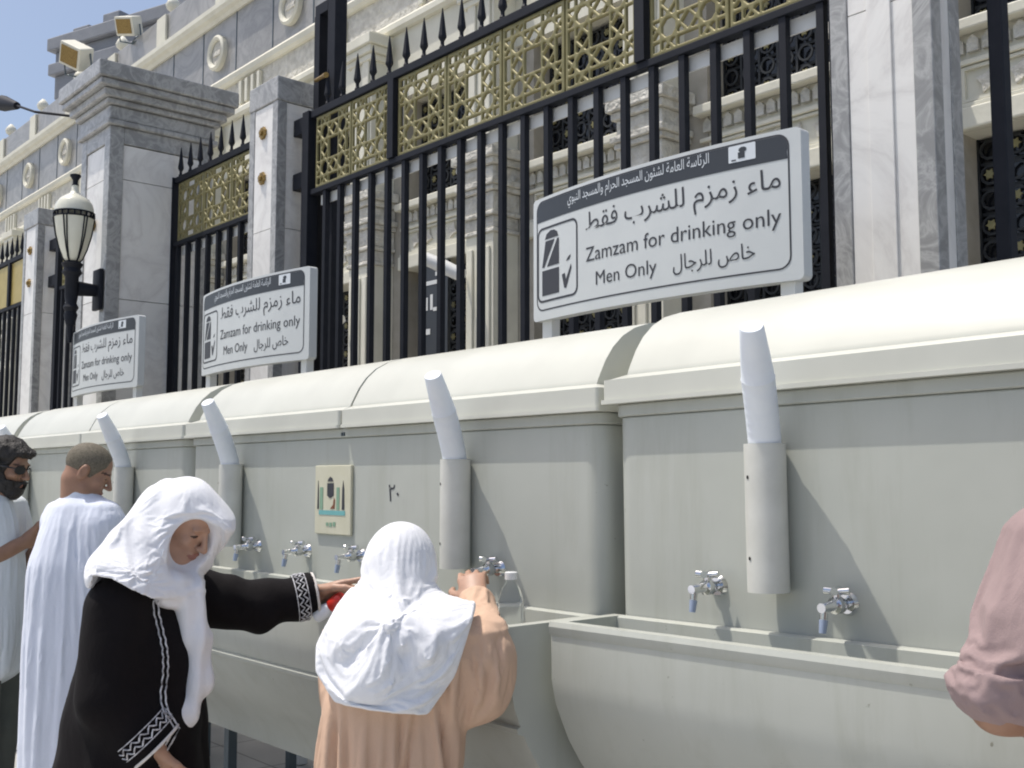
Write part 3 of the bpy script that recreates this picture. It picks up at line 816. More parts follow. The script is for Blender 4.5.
def sign_part(name, mat, parts, parent, off):
    V, F = merge(parts); V = bend(V, off)
    me = bpy.data.meshes.new(name); me.from_pydata([tuple(v) for v in V], [], F)
    return link(name, me, mat, parent)
def make_sign():
    s = thing("information_sign", "", "sign")
    # panel: curved slab with rounded corners
    f, F = band_mesh(rrect(-SW / 2, SW / 2, -SH / 2, SH / 2, 0.02))
    bm = bmesh.new()
    fv = bend(f, 0.0); bv = bend(f, -0.05)
    A = [bm.verts.new(v) for v in fv]; B = [bm.verts.new(v) for v in bv]
    cnt = {}
    for q in F:
        bm.faces.new([A[i] for i in q]); bm.faces.new([B[i] for i in q[::-1]])
        for a, c in zip(q, q[1:] + q[:1]):
            k = (min(a, c), max(a, c)); cnt[k] = cnt.get(k, 0) + 1
    for (a, c), n in cnt.items():
        if n == 1: bm.faces.new((A[a], A[c], B[c], B[a]))
    mb = MB(); mb.bm.free(); mb.bm = bm
    mb.build("panel", M['signwhite'], s, 40)
    L = -SW / 2
    fx = lambda X: X + 2.70        # measured on the nearest sign, centre X -2.70, Z 2.486
    fz = lambda Z: Z - 2.486
    x0, x1, z0, z1 = fx(-3.345), fx(-2.068), fz(2.262), fz(2.736)
    sign_part("border_line", M['ink'], [band_mesh(rrect(x0, x1, z0, z1, 0.045), rrect(x0 + 0.006, x1 - 0.006, z0 + 0.006, z1 - 0.006, 0.040))], s, 0.0012)
    hd = rrect(x0 + 0.0065, x1 - 0.0065, fz(2.642), z1 - 0.0065, 0.038)
    hd = [(x, max(z, fz(2.642))) for x, z in hd if True]
    hd = [(x1 - 0.0065, fz(2.645)), *[p for p in hd if p[1] > fz(2.66)], (x0 + 0.0065, fz(2.645))]
    sign_part("header_band", M['signdark'], [band_mesh(hd)], s, 0.0012)
    sign_part("header_lettering", M['silver'], [text_mesh(HEAD, fx(-3.115), fx(-2.375), fz(2.664), fz(2.728))], s, 0.0024)
    sign_part("emblem", M['silver'], [band_mesh(rrect(fx(-2.295), fx(-2.19), fz(2.668), fz(2.728), 0.004))], s, 0.0024)
    ex, ez = fx(-2.243), fz(2.697)
    sign_part("emblem_mark", M['signdark'], [band_mesh([(ex - 0.014, ez - 0.018), (ex + 0.012, ez - 0.018), (ex + 0.012, ez + 0.004), (ex - 0.014, ez + 0.004)]),
        band_mesh([(ex + 0.016 * math.cos(a) + 0.004, ez + 0.012 + 0.010 * math.sin(a)) for a in [2 * math.pi * i / 10 for i in range(10)]]),
        band_mesh([(ex - 0.040, ez - 0.024), (ex - 0.022, ez - 0.024), (ex - 0.022, ez - 0.019), (ex - 0.040, ez - 0.019)])], s, 0.0036)
    p0, p1, q0, q1 = fx(-3.338), fx(-3.052), fz(2.297), fz(2.618)
    pic = [band_mesh(rrect(p0, p1, q0, q1, 0.035), rrect(p0 + 0.009, p1 - 0.009, q0 + 0.009, q1 - 0.009, 0.028))]
    # bottle: capped body cut by a slanted Z line, and a tick
    bx0, bx1 = fx(-3.302), fx(-3.178)
    pic += [band_mesh([(bx0, fz(2.325)), (bx1, fz(2.325)), (bx1, fz(2.432)), (bx0, fz(2.432))]),
            band_mesh([(bx0, fz(2.446)), (bx0 + 0.016, fz(2.446)), (bx1 - 0.030, fz(2.556)), (bx0 + 0.026, fz(2.556))]),
            band_mesh([(bx0 + 0.036, fz(2.446)), (bx1, fz(2.446)), (bx1, fz(2.556)), (bx1 - 0.012, fz(2.556))]),
            band_mesh([(bx0 + 0.022, fz(2.564)), (bx1 - 0.004, fz(2.564)), (bx1 - 0.012, fz(2.584)), (bx1 - 0.034, fz(2.596)), (bx1 - 0.060, fz(2.598)), (bx0 + 0.034, fz(2.586))]),
            band_mesh([(fx(-3.158), fz(2.395)), (fx(-3.138), fz(2.40)), (fx(-3.130), fz(2.372)), (fx(-3.096), fz(2.432)), (fx(-3.092), fz(2.416)), (fx(-3.128), fz(2.336)), (fx(-3.142), fz(2.338))]),
            band_mesh([(fx(-3.130), fz(2.446)), (fx(-3.106), fz(2.452)), (fx(-3.096), fz(2.470)), (fx(-3.106), fz(2.468)), (fx(-3.116), fz(2.462))])]
    sign_part("pictogram", M['ink'], pic, s, 0.0014)
    for nm, tx, box_ in (("arabic_lettering", AR1, (-2.999, -2.101, 2.508, 2.622)), ("arabic_lettering", AR2, (-2.54, -2.20, 2.298, 2.374)),
                         ("english_lettering", "Zamzam for drinking only", (-3.0, -2.101, 2.402, 2.479)), ("english_lettering", "Men Only", (-2.94, -2.617, 2.302, 2.374))):
        sign_part(nm, M['ink'], [text_mesh(tx, fx(box_[0]), fx(box_[1]), fz(box_[2]), fz(box_[3]))], s, 0.0016)
    for dx in (-0.60, 0.60):
        mb = MB(); mb.box(dx - 0.03, dx + 0.03, 0.010, 0.060, -2.48, -SH / 2 + 0.12); mb.build("post", M['offwhite'], s, bevel=0.004)
    return s
s1 = make_sign()
for i, (x, lab) in enumerate(((-2.715, "nearest drinking water sign, large in view before the widest fence panel"),
                              (-5.92, "drinking water sign in the middle of the three, in front of the rosette pillar"),
                              (-8.31, "farthest drinking water sign, below the globe lamp"))):
    s = s1 if i == 0 else copy_tree(s1)
    s.location = (x, 3.10, 2.486); s["label"] = lab; s["group"] = "signs above the water tanks"

# ------------------------------------------------------------ globe lamp on the pier
LX, LY = -8.95, 3.06
lp = thing("globe_lamp", "black iron globe lamp with opal glass bracketed to the massive marble pier", "lamp", (LX, LY, 0.237))
lp.scale = (0.72, 0.72, 0.90)
g_ = [(0.07, 3.44), (0.10, 3.47), (0.145, 3.56), (0.185, 3.68), (0.205, 3.78), (0.215, 3.84)]
mb = MB(); mb.lathe(g_, n=28); mb.build("lower_glass", M['lampglass'], lp, 60)
mb = MB(); mb.lathe([(0.215, 3.895), (0.212, 3.93), (0.195, 3.98), (0.16, 4.02), (0.11, 4.05), (0.06, 4.075), (0.04, 4.11), (0.035, 4.15)], n=28); mb.build("dome", M['lampglass'], lp, 60)
mb = MB(); mb.lathe([(0.04, 4.151), (0.028, 4.17), (0.03, 4.20), (0.06, 4.235), (0.06, 4.25), (0.02, 4.26)], n=14); mb.build("finial", M['iron'], lp, 50)
mb = MB()
for z in (3.842, 3.884):
    n = 28; a = [[mb.bm.verts.new((r * math.cos(2 * math.pi * k / n), r * math.sin(2 * math.pi * k / n), zz)) for k in range(n)] for r, zz in ((0.226, z), (0.226, z + 0.012), (0.208, z + 0.012), (0.208, z))]
    for q in range(4):
        for k in range(n): mb.bm.faces.new((a[q][k], a[q][(k + 1) % n], a[(q + 1) % 4][(k + 1) % n], a[(q + 1) % 4][k]))
for k in range(20):
    t = 2 * math.pi * k / 20; mb.tube([(0.217 * math.cos(t), 0.217 * math.sin(t), 3.8545), (0.217 * math.cos(t), 0.217 * math.sin(t), 3.8835)], 0.011, 6)
for k in range(6):
    t = 2 * math.pi * k / 6 + 0.25
    for dt in (-0.03, 0.05):
        mb.tube([((r + 0.006) * math.cos(t + dt * r / 0.1), (r + 0.006) * math.sin(t + dt * r / 0.1), z) for r, z in g_], 0.008, 6)
mb.build("cage", M['iron'], lp, 50)
mb = MB(); mb.lathe([(0.05, 2.86), (0.075, 2.95), (0.06, 2.98), (0.085, 3.02), (0.06, 3.06), (0.072, 3.12), (0.075, 3.30), (0.11, 3.34), (0.09, 3.38), (0.12, 3.42), (0.08, 3.445)], n=16); mb.lathe([(0.02, 2.70), (0.03, 2.78), (0.04, 2.858)], n=10)
mb.build("stem", M['iron'], lp, 45)
mb = MB(); mb.tube([(0, 0.06, 3.20), (0, 0.29, 3.20)], [0.07, 0.055], 10); mb.box(-0.11, 0.11, 0.272, 0.322, 3.02, 3.40, 0.01); mb.build("bracket", M['iron'], lp, 45)

# ------------------------------------------------------------ small things on the facade
def camera_thing(x, z, lab):
    c = thing("security_camera", lab, "security camera", (x, 7.45, z), 0, "white cameras on the facade columns")
    mb = MB(); mb.tube([(0.24, 0.0, -0.13), (0.02, -0.12, 0.0), (-0.20, -0.24, 0.12)], [0.075, 0.08, 0.075], 12); mb.build("housing", M['offwhite'], c, 40)
    mb = MB(); mb.tube([(0.10, 0.14, -0.10), (0.10, -0.02, -0.06)], 0.02, 8); mb.build("arm", M['offwhite'], c)
    return c
camera_thing(-9.55, 3.95, "white security camera on the facade column seen between fence bars left of the nearest sign")
camera_thing(-12.05, 3.72, "white security camera on the facade column farther left behind the fence bars")
ds = thing("door_board", "dark grey board with white marks hung on the latticed door behind the fence", "notice board", (-10.40, 7.90, 0))
mb = MB(); mb.box(-0.26, 0.26, -0.02, 0.02, 3.05, 4.20); mb.build("board", M['signdark'], ds)
mb = MB()
for x, z, w, h in ((-0.20, 3.93, 0.30, 0.05), (0.02, 4.03, 0.16, 0.05), (-0.18, 3.62, 0.05, 0.16), (-0.08, 3.62, 0.05, 0.19), (-0.02, 3.60, 0.12, 0.045), (0.14, 3.62, 0.05, 0.12), (-0.18, 3.32, 0.10, 0.07), (0.08, 3.34, 0.10, 0.06), (0.10, 3.41, 0.07, 0.05)):
    mb.box(x, x + w, -0.026, -0.0205, z, z + h)
mb.build("marks", M['offwhite'], ds)

# ------------------------------------------------------------ people (continuous isosurface figures)
def vnoise(P, seed=0.0):
    i = np.floor(P); f = P - i; f = f * f * (3 - 2 * f); r = 0
    for a in (0, 1):
        for b in (0, 1):
            for c in (0, 1):
                h = np.sin((i[:, 0] + a) * 127.1 + (i[:, 1] + b) * 311.7 + (i[:, 2] + c) * 74.7 + seed * 17.3) * 43758.5453
                h = h - np.floor(h)
                r = r + h * (f[:, 0] if a else 1 - f[:, 0]) * (f[:, 1] if b else 1 - f[:, 1]) * (f[:, 2] if c else 1 - f[:, 2])
    return r * 2 - 1
def smin(a, b, k):
    h = np.clip(0.5 + 0.5 * (b - a) / k, 0, 1)
    return b + (a - b) * h - k * h * (1 - h)
def smax(a, b, k): return -smin(-a, -b, k)
def cap(P, a, b, ra, rb, flat=None):
    """Tapered capsule; flat = (direction, factor): widened by that factor along the direction."""
    a = np.asarray(a, float); b = np.asarray(b, float); v = b - a
    t = np.clip(((P - a) @ v) / (v @ v), 0, 1)
    w = P - a - t[:, None] * v
    if flat is not None:
        n = np.asarray(flat[0], float); n /= np.linalg.norm(n)
        w = w - (w @ n)[:, None] * n * (1 - 1 / flat[1])
    return np.sqrt((w * w).sum(1)) - (ra + (rb - ra) * t)
def chain(P, pts, k=0.03, flat=None):
    d = None
    for (a, ra), (b, rb) in zip(pts, pts[1:]):
        c = cap(P, a, b, ra, rb, flat)
        d = c if d is None else smin(d, c, k)
    return d
def ell(P, c, r, Rm=None):
    q = P - np.asarray(c, float)
    if Rm is not None: q = q @ Rm
    r = np.asarray(r, float)
    k0 = np.sqrt(((q / r) ** 2).sum(1)); k1 = np.sqrt(((q / (r * r)) ** 2).sum(1)) + 1e-9
    return np.where(k0 < 0.05, -r.min(), k0 * (k0 - 1) / k1)

def iso(name, f, lo, hi, h, mat, parent=None, n=14, relax=2):
    lo = np.asarray(lo, float); hi = np.asarray(hi, float)
    nb = np.ceil((hi - lo) / (h * n)).astype(int)
    D = np.full(tuple(nb * n), 1.0, np.float32)
    B = np.stack(np.meshgrid(*[np.arange(k) for k in nb], indexing='ij'), -1).reshape(-1, 3)
    cen = lo + (B * n + (n - 1) / 2) * h
    dc = f(cen)
    act = np.abs(dc) < h * n * 0.866 * 1.35 + 0.02
    g = np.stack(np.meshgrid(*[np.arange(n)] * 3, indexing='ij'), -1).reshape(-1, 3)
    for b, dv, a in zip(B, dc, act):
        s = tuple(slice(b[q] * n, b[q] * n + n) for q in range(3))
        if not a: D[s] = 1.0 if dv > 0 else -1.0
    idx = np.nonzero(act)[0]
    for j in range(0, len(idx), 60):
        bb = B[idx[j:j + 60]]
        P = (lo + (bb[:, None, :] * n + g[None]) * h).reshape(-1, 3)
        v = f(P).reshape(len(bb), n, n, n)
        for b, w in zip(bb, v): D[b[0] * n:b[0] * n + n, b[1] * n:b[1] * n + n, b[2] * n:b[2] * n + n] = w
    for ax in range(3):
        sl0 = [slice(None)] * 3; sl0[ax] = 0; D[tuple(sl0)] = np.maximum(D[tuple(sl0)], h)
        sl0[ax] = -1; D[tuple(sl0)] = np.maximum(D[tuple(sl0)], h)
    V, F = surface_nets(D, lo, h)
    # relax the faint grid stepping
    E = np.concatenate([F[:, [0, 1]], F[:, [1, 2]], F[:, [2, 3]], F[:, [3, 0]]])
    for _ in range(relax):
        acc = np.zeros_like(V); cn = np.zeros(len(V))
        for c in range(3): acc[:, c] = np.bincount(E[:, 0], V[E[:, 1], c], len(V)) + np.bincount(E[:, 1], V[E[:, 0], c], len(V))
        cn = np.bincount(E[:, 0], minlength=len(V)) + np.bincount(E[:, 1], minlength=len(V))
        V = V * 0.5 + 0.5 * acc / np.maximum(cn, 1)[:, None]
    me = np_mesh(name, V, F)
    return link(name, me, mat, parent, 180)

def unit(v): v = np.asarray(v, float); return v / np.linalg.norm(v)
class Head:
    """Frame and surface of a head: f forward, l to its left, u up; s scales a 0.23 m tall head."""
    def __init__(s, c, yaw, pitch, scale=1.0, roll=0.0):
        a, p = R(yaw), R(pitch)                      # yaw from local +x, pitch down
        s.c = np.asarray(c, float); s.s = scale
        s.f = np.array([math.cos(p) * math.cos(a), math.cos(p) * math.sin(a), -math.sin(p)])
        s.l = np.array([-math.sin(a), math.cos(a), 0.0]); s.u = np.cross(s.f, s.l)
        r = R(roll); s.l, s.u = s.l * math.cos(r) + s.u * math.sin(r), s.u * math.cos(r) - s.l * math.sin(r)
    def q(s, P): return ((P - s.c) @ np.stack([s.f, s.l, s.u], 1)) / s.s
    def at(s, f, l, u): return s.c + s.s * (s.f * f + s.l * l + s.u * u)
    def d(s, P):
        q = s.q(P); m = np.stack([q[:, 0], np.abs(q[:, 1]), q[:, 2]], 1)
        d = ell(q, (-0.014, 0, 0.036), (0.096, 0.074, 0.083))
        d = smin(d, ell(q, (0.022, 0, -0.040), (0.064, 0.057, 0.072)), 0.03)
        d = smin(d, ell(q, (0.066, 0, -0.094), (0.022, 0.024, 0.019)), 0.025)
        d = smin(d, cap(m, (0.02, 0.05, -0.07), (0.06, 0.02, -0.095), 0.018, 0.016), 0.02)
        d = smin(d, ell(m, (0.077, 0.028, 0.026), (0.012, 0.026, 0.008)), 0.014)
        d = smin(d, ell(m, (0.060, 0.042, -0.022), (0.022, 0.018, 0.016)), 0.02)
        d = smax(d, -ell(m, (0.099, 0.032, 0.006), (0.020, 0.019, 0.013)), 0.012)
        d = smin(d, ell(m, (0.071, 0.031, 0.005), (0.0135, 0.015, 0.0115)), 0.004)
        d = smin(d, cap(q, (0.084, 0, 0.018), (0.110, 0, -0.028), 0.007, 0.0115), 0.012)
        d = smin(d, ell(m, (0.098, 0.011, -0.031), (0.012, 0.009, 0.008)), 0.006)
        d = smin(d, ell(q, (0.083, 0, -0.058), (0.014, 0.022, 0.0075)), 0.006)
        d = smin(d, ell(q, (0.082, 0, -0.071), (0.013, 0.019, 0.0075)), 0.006)
        d = smax(d, -cap(m, (0.098, 0, -0.0645), (0.088, 0.022, -0.066), 0.002, 0.002), 0.003)
        ear = smax(ell(m, (-0.012, 0.079, -0.006), (0.021, 0.010, 0.034)), -ell(m, (-0.008, 0.092, -0.003), (0.012, 0.010, 0.022)), 0.005)
        d = smin(d, ear, 0.008)
        return d * s.s

def hand_d(P, wrist, dr, nrm, thumb, curls=(0.5, 0.6, 0.65, 0.7), tcurl=0.5, s=1.0, spread=0.05):
    """A palm, four fingers and a thumb: dr along the hand, nrm out of the palm, thumb = thumb side."""
    dr = unit(dr); nrm = np.asarray(nrm, float); nrm = unit(nrm - dr * (nrm @ dr))
    t = np.cross(dr, nrm); t = t * (1 if t @ np.asarray(thumb, float) > 0 else -1)
    w = np.asarray(wrist, float)
    d = cap(P, w + dr * 0.005 * s, w + dr * 0.075 * s, 0.020 * s, 0.019 * s, (t, 1.9))
    lens = ((0.044, 0.026, 0.020), (0.048, 0.030, 0.021), (0.044, 0.028, 0.020), (0.034, 0.021, 0.018))
    for i, L in enumerate(lens):
        o = (1.5 - i) * 0.0205
        p = w + dr * (0.088 - (0.010 if i == 3 else 0.004 * abs(i - 1))) * s + t * o * s
        dd = unit(dr + t * (1.5 - i) * spread)
        a = 0.0; r = 0.0092 if i < 3 else 0.0080
        f = cap(P, w + dr * 0.05 * s + t * o * 0.8 * s, p, 0.011 * s, (r + 0.001) * s)
        for j, l in enumerate(L):
            a += curls[i] * (0.9, 1.1, 0.8)[j]
            v = dd * math.cos(a) + nrm * math.sin(a)
            q = p + v * l * s
            f = smin(f, cap(P, p, q, (r - 0.0006 * j) * s, (r - 0.0006 * (j + 1)) * s), 0.003)
            p = q
        d = smin(d, f, 0.006)
    p = w + dr * 0.022 * s + t * 0.028 * s + nrm * 0.006 * s; a = 0.0
    base = unit(dr * 0.72 + t * 0.62 + nrm * 0.28)
    f = None
    for j, l in enumerate((0.044, 0.034, 0.026)):
        v = unit(base * math.cos(a) + unit(dr * 0.7 + nrm * 0.5 - t * 0.45) * math.sin(a))
        q = p + v * l * s; c = cap(P, p, q, (0.0135 - 0.0018 * j) * s, (0.0118 - 0.0018 * j) * s)
        f = c if f is None else smin(f, c, 0.006)
        p = q; a += tcurl
    return smin(d, f, 0.012)

def ripple(P, c, n, amp, z0, z1, seed, twist=0.6):
    """Hanging folds: ridges round a vertical axis, growing from z0 down to z1."""
    th = np.arctan2(P[:, 1] - c[1], P[:, 0] - c[0])
    g = np.clip((z0 - P[:, 2]) / (z0 - z1), 0, 1)
    w = vnoise(P * np.array([5.0, 5.0, 1.6]), seed)
    s = np.sin(n * th + twist * 4 * P[:, 2] + 2.2 * w)
    r = 1 - 2 * np.abs(np.sin(0.5 * n * th + twist * 2 * P[:, 2] + 1.6 * w + seed)) ** 0.7
    return amp * g * (0.55 * s + 0.9 * r)
def wrinkle(P, amp, scale, seed, stretch=(1, 1, 1)):
    amp = amp * 0.7
    q = P * np.asarray(stretch) * scale
    a = vnoise(q, seed); b = vnoise(q * 2.1 + 3.3, seed + 5)
    return amp * (np.abs(a) * 2.0 - 0.5 + 0.4 * b)

def pl_st(x, z, pts):
    """Signed distance to a polyline in the x-z plane (positive on its right) and the share of its length reached."""
    best = np.full(len(x), 1e9); sg = np.ones(len(x)); tt = np.zeros(len(x))
    L = [math.hypot(b[0] - a[0], b[1] - a[1]) for a, b in zip(pts, pts[1:])]; tot = sum(L); run = 0.0
    for (ax_, az), (bx, bz), l in zip(pts, pts[1:], L):
        ex, ez = bx - ax_, bz - az; wx, wz = x - ax_, z - az
        t = np.clip((wx * ex + wz * ez) / (ex * ex + ez * ez), 0, 1)
        d = np.hypot(wx - ex * t, wz - ez * t); c = wx * ez - wz * ex
        m_ = d < best; best = np.where(m_, d, best); sg = np.where(m_, np.sign(c), sg); tt = np.where(m_, (run + t * l) / tot, tt)
        run += l
    return best * sg, tt
def pl_sd(x, z, pts): return pl_st(x, z, pts)[0]
def groove(x, z, pts, depth, w):
    """Crease (depth > 0 sinks) along a polyline, with a raised lip beside it; fades out at both ends."""
    s, t = pl_st(x, z, pts)
    e = np.clip(t / 0.3, 0, 1) * np.clip((1 - t) / 0.3, 0, 1); e = e * e * (3 - 2 * e)
    return depth * e * (np.exp(-np.abs(s / w) ** 1.3) - 0.55 * np.exp(-((s - 2.0 * w) / (1.4 * w)) ** 2))
def ridge(x, z, pts, amp, w1, w2):
    """Raised fold along a polyline: steep on its right (w1), easing off on its left (w2)."""
    s, t = pl_st(x, z, pts)
    e = np.clip(t / 0.35, 0, 1) * np.clip((1 - t) / 0.35, 0, 1); e = e * e * (3 - 2 * e)
    k = np.where(s > 0, s / w1, -s / w2)
    return -1.5 * amp * e * np.exp(-k ** 1.35)
def step(s, w): return 0.5 + 0.5 * np.tanh(s / w)
def skin_mat(name, col):
    m, nt, b = new_mat(name, col, 0.5)
    lo = tuple(c * 0.85 for c in col)
    nt.links.new(ramp(nt, noise(nt, 30, 4), [(0.3, lo), (0.7, col)]), b.inputs["Base Color"])
    b.inputs["Subsurface Weight"].default_value = 0.08
    b.inputs["Subsurface Radius"].default_value = (0.012, 0.005, 0.003)
    bump(nt, b, noise(nt, 220, 3), 0.12, 0.002)
    return m
def cloth_mat(name, col, var=0.10, rough=0.85, bs=0.22, stretch=(1, 1, 0.6), sheen=0.05):
    lo = tuple(c * (1 - var) for c in col)
    m, nt, b = new_mat(name, col, rough, spec=0.25)
    nt.links.new(ramp(nt, noise(nt, 8, 5), [(0.3, lo), (0.7, col)]), b.inputs["Base Color"])
    b.inputs["Sheen Weight"].default_value = sheen
    n1 = noise(nt, 11, 5, 0.6, 0.6, stretch=stretch); n2 = noise(nt, 420, 2)
    a1 = nt.nodes.new("ShaderNodeMath"); a1.operation = 'MULTIPLY_ADD'; a1.inputs[1].default_value = 0.06
    nt.links.new(n2, a1.inputs[0]); nt.links.new(n1, a1.inputs[2])
    bump(nt, b, a1.outputs[0], bs, 0.03)
    return m
SK_F, SK_M, SK_D = skin_mat('skin_olive', (0.47, 0.285, 0.20)), skin_mat('skin_tan', (0.36, 0.20, 0.13)), skin_mat('skin_brown', (0.31, 0.175, 0.11))
LIP = new_mat('lips', (0.31, 0.14, 0.105), 0.45)[0]
BROW = new_mat('eyebrow', (0.07, 0.04, 0.03), 0.8)[0]
EYE = new_mat('eye_white', (0.55, 0.52, 0.48), 0.2)[0]
HAIR = noisy('black_hair', [(0.3, (0.008, 0.007, 0.006)), (0.7, (0.022, 0.018, 0.015))], 60, 0.55, bmp=0.8, bscale=120, bdist=0.01)
STUBBLE = noisy('cropped_hair', [(0.35, (0.10, 0.085, 0.06)), (0.7, (0.19, 0.165, 0.12))], 140, 0.75, bmp=0.5, bscale=300, bdist=0.003)
WHITE = cloth_mat('white_cotton', (0.80, 0.81, 0.84), 0.05)
THOBE = cloth_mat('white_robe_cloth', (0.72, 0.76, 0.86), 0.05)
BLACK = cloth_mat('black_robe_cloth', (0.0055, 0.004, 0.005), 0.3, 0.9, sheen=0.0)
PEACH = cloth_mat('peach_coat_cloth', (0.62, 0.425, 0.305), 0.08)
PINK = cloth_mat('dusty_pink_cloth', (0.33, 0.245, 0.24), 0.10)
SHIRT = cloth_mat('white_shirt_cloth', (0.68, 0.73, 0.76), 0.06)
TROUS = cloth_mat('grey_trouser_cloth', (0.10, 0.11, 0.10), 0.15)
PIPE = cloth_mat('white_piping', (0.70, 0.66, 0.62), 0.1)
LACE = noisy('silver_lace', [(0.4, (0.30, 0.30, 0.32)), (0.6, (0.72, 0.72, 0.74))], 90, 0.5)

def face_slots(o, H, skin, brow=True):
    me = o.data
    for m_ in (LIP, BROW, EYE): me.materials.append(m_)
    n = len(me.polygons); c = np.empty(n * 3); me.polygons.foreach_get("center", c); q = H.q(c.reshape(-1, 3))
    f, l, u = q[:, 0], np.abs(q[:, 1]), q[:, 2]
    idx = np.zeros(n, np.int32)
    idx[(f > 0.076) & (((l / 0.022) ** 2 + ((u + 0.0645) / 0.0125) ** 2) < 1)] = 1
    if brow: idx[(f > 0.05) & (l > 0.012) & (l < 0.052) & (np.abs(u - 0.026 + (l - 0.03) ** 2 * 5) < 0.0045)] = 2
    near_ = q[:, 1] < 0.0 if not brow else True
    idx[(f > 0.05) & near_ & (((l - 0.031) / 0.0135) ** 2 + ((u - 0.003) / 0.0045) ** 2 < 1)] = 2
    me.polygons.foreach_set("material_index", idx)

RZ = math.atan2(0.7513, 0.66)                       # local axes: x along the row and a little away from the tanks' front
def person(label, loc, f, lo, hi, h, skin, H, brow=True):
    o = iso("person", f, lo, hi, h, skin)
    o.location = (loc[0], loc[1], 0.0); o.rotation_euler = (0, 0, RZ)
    face_slots(o, H, skin, brow)
    return tag(o, label, "person")
def ring_pts(c, ax, r, n, k=0.0, flat=None):
    ax = unit(ax); u = unit(np.cross(ax, (0, 0, 1))); w = np.cross(ax, u)
    return [np.asarray(c) + (u * math.cos(2 * math.pi * i / n) + w * math.sin(2 * math.pi * i / n)) * (r if np.isscalar(r) else r[i % len(r)]) + ax * (k if np.isscalar(k) else k[i % len(k)]) for i in range(n)]


def iso_vf(f, lo, hi, h):
    o = iso("tmp", f, lo, hi, h, None)
    return o
def drape(name, f, lo, hi, h, mat, parent, inset=0.014, grow=0.10, frames=24, stiff=12.0, bend=0.25, post=None, pin=None, sub=1, grav=1.0):
    """Cloth settles over a slightly smaller copy of its own shape, so that real folds form; the settled mesh is kept."""
    core = iso("core", lambda P: f(P) + inset, lo, hi, h * 1.15, None)
    o = iso(name, f, lo, hi, h, mat)
    core.modifiers.new("collision", 'COLLISION')
    core.collision.thickness_outer = 0.004; core.collision.thickness_inner = 0.05; core.collision.cloth_friction = 12; core.collision.damping = 0.6
    md = o.modifiers.new("cloth", 'CLOTH'); st = md.settings
    st.quality = 5; st.mass = 0.25; st.air_damping = 3
    st.tension_stiffness = st.compression_stiffness = stiff; st.shear_stiffness = stiff * 0.4; st.bending_stiffness = bend
    st.tension_damping = st.compression_damping = 6; st.shear_damping = 5; st.bending_damping = 0.6
    st.shrink_min = -grow
    st.effector_weights.gravity = grav
    md.collision_settings.use_collision = True; md.collision_settings.distance_min = 0.004; md.collision_settings.collision_quality = 3
    if pin is not None:
        v = np.empty(len(o.data.vertices) * 3, np.float32); o.data.vertices.foreach_get("co", v); v = v.reshape(-1, 3)
        vg = o.vertex_groups.new(name="pin"); w = np.clip(pin(v), 0, 1)
        for q in np.unique(np.round(w, 1)):
            if q > 0: vg.add([int(i) for i in np.nonzero(np.round(w, 1) == q)[0]], float(q), 'REPLACE')
        st.vertex_group_mass = "pin"; st.pin_stiffness = 3.0
    md.point_cache.frame_start = 1; md.point_cache.frame_end = frames
    for fr in range(1, frames + 1): scene.frame_set(fr)
    dg = bpy.context.evaluated_depsgraph_get()
    me = bpy.data.meshes.new_from_object(o.evaluated_get(dg))
    scene.frame_set(1)
    bpy.data.objects.remove(o); bpy.data.objects.remove(core)
    me.name = name
    r = link(name, me, None, parent, 180)
    if post is not None:                               # sewn pleats: sharpen chosen fold lines on the settled cloth
        m_ = r.modifiers.new("fine", 'SUBSURF'); m_.levels = 1
        me2 = bpy.data.meshes.new_from_object(r.evaluated_get(bpy.context.evaluated_depsgraph_get()))
        r.modifiers.clear(); r.data = me2; me = me2; me.name = name
        n = len(me.vertices); v = np.empty(n * 3, np.float32); me.vertices.foreach_get("co", v); v = v.reshape(-1, 3)
        nr = np.empty(n * 3, np.float32); me.vertex_normals.foreach_get("vector", nr); nr = nr.reshape(-1, 3)
        v = v - nr * post(v.astype(float))[:, None]
        me.vertices.foreach_set("co", v.astype(np.float32).ravel()); me.update(); sub = 0
        me.polygons.foreach_set("use_smooth", [True] * len(me.polygons))
    if sub:
        m_ = r.modifiers.new("smooth", 'SUBSURF'); m_.levels = sub; m_.render_levels = sub
    return r
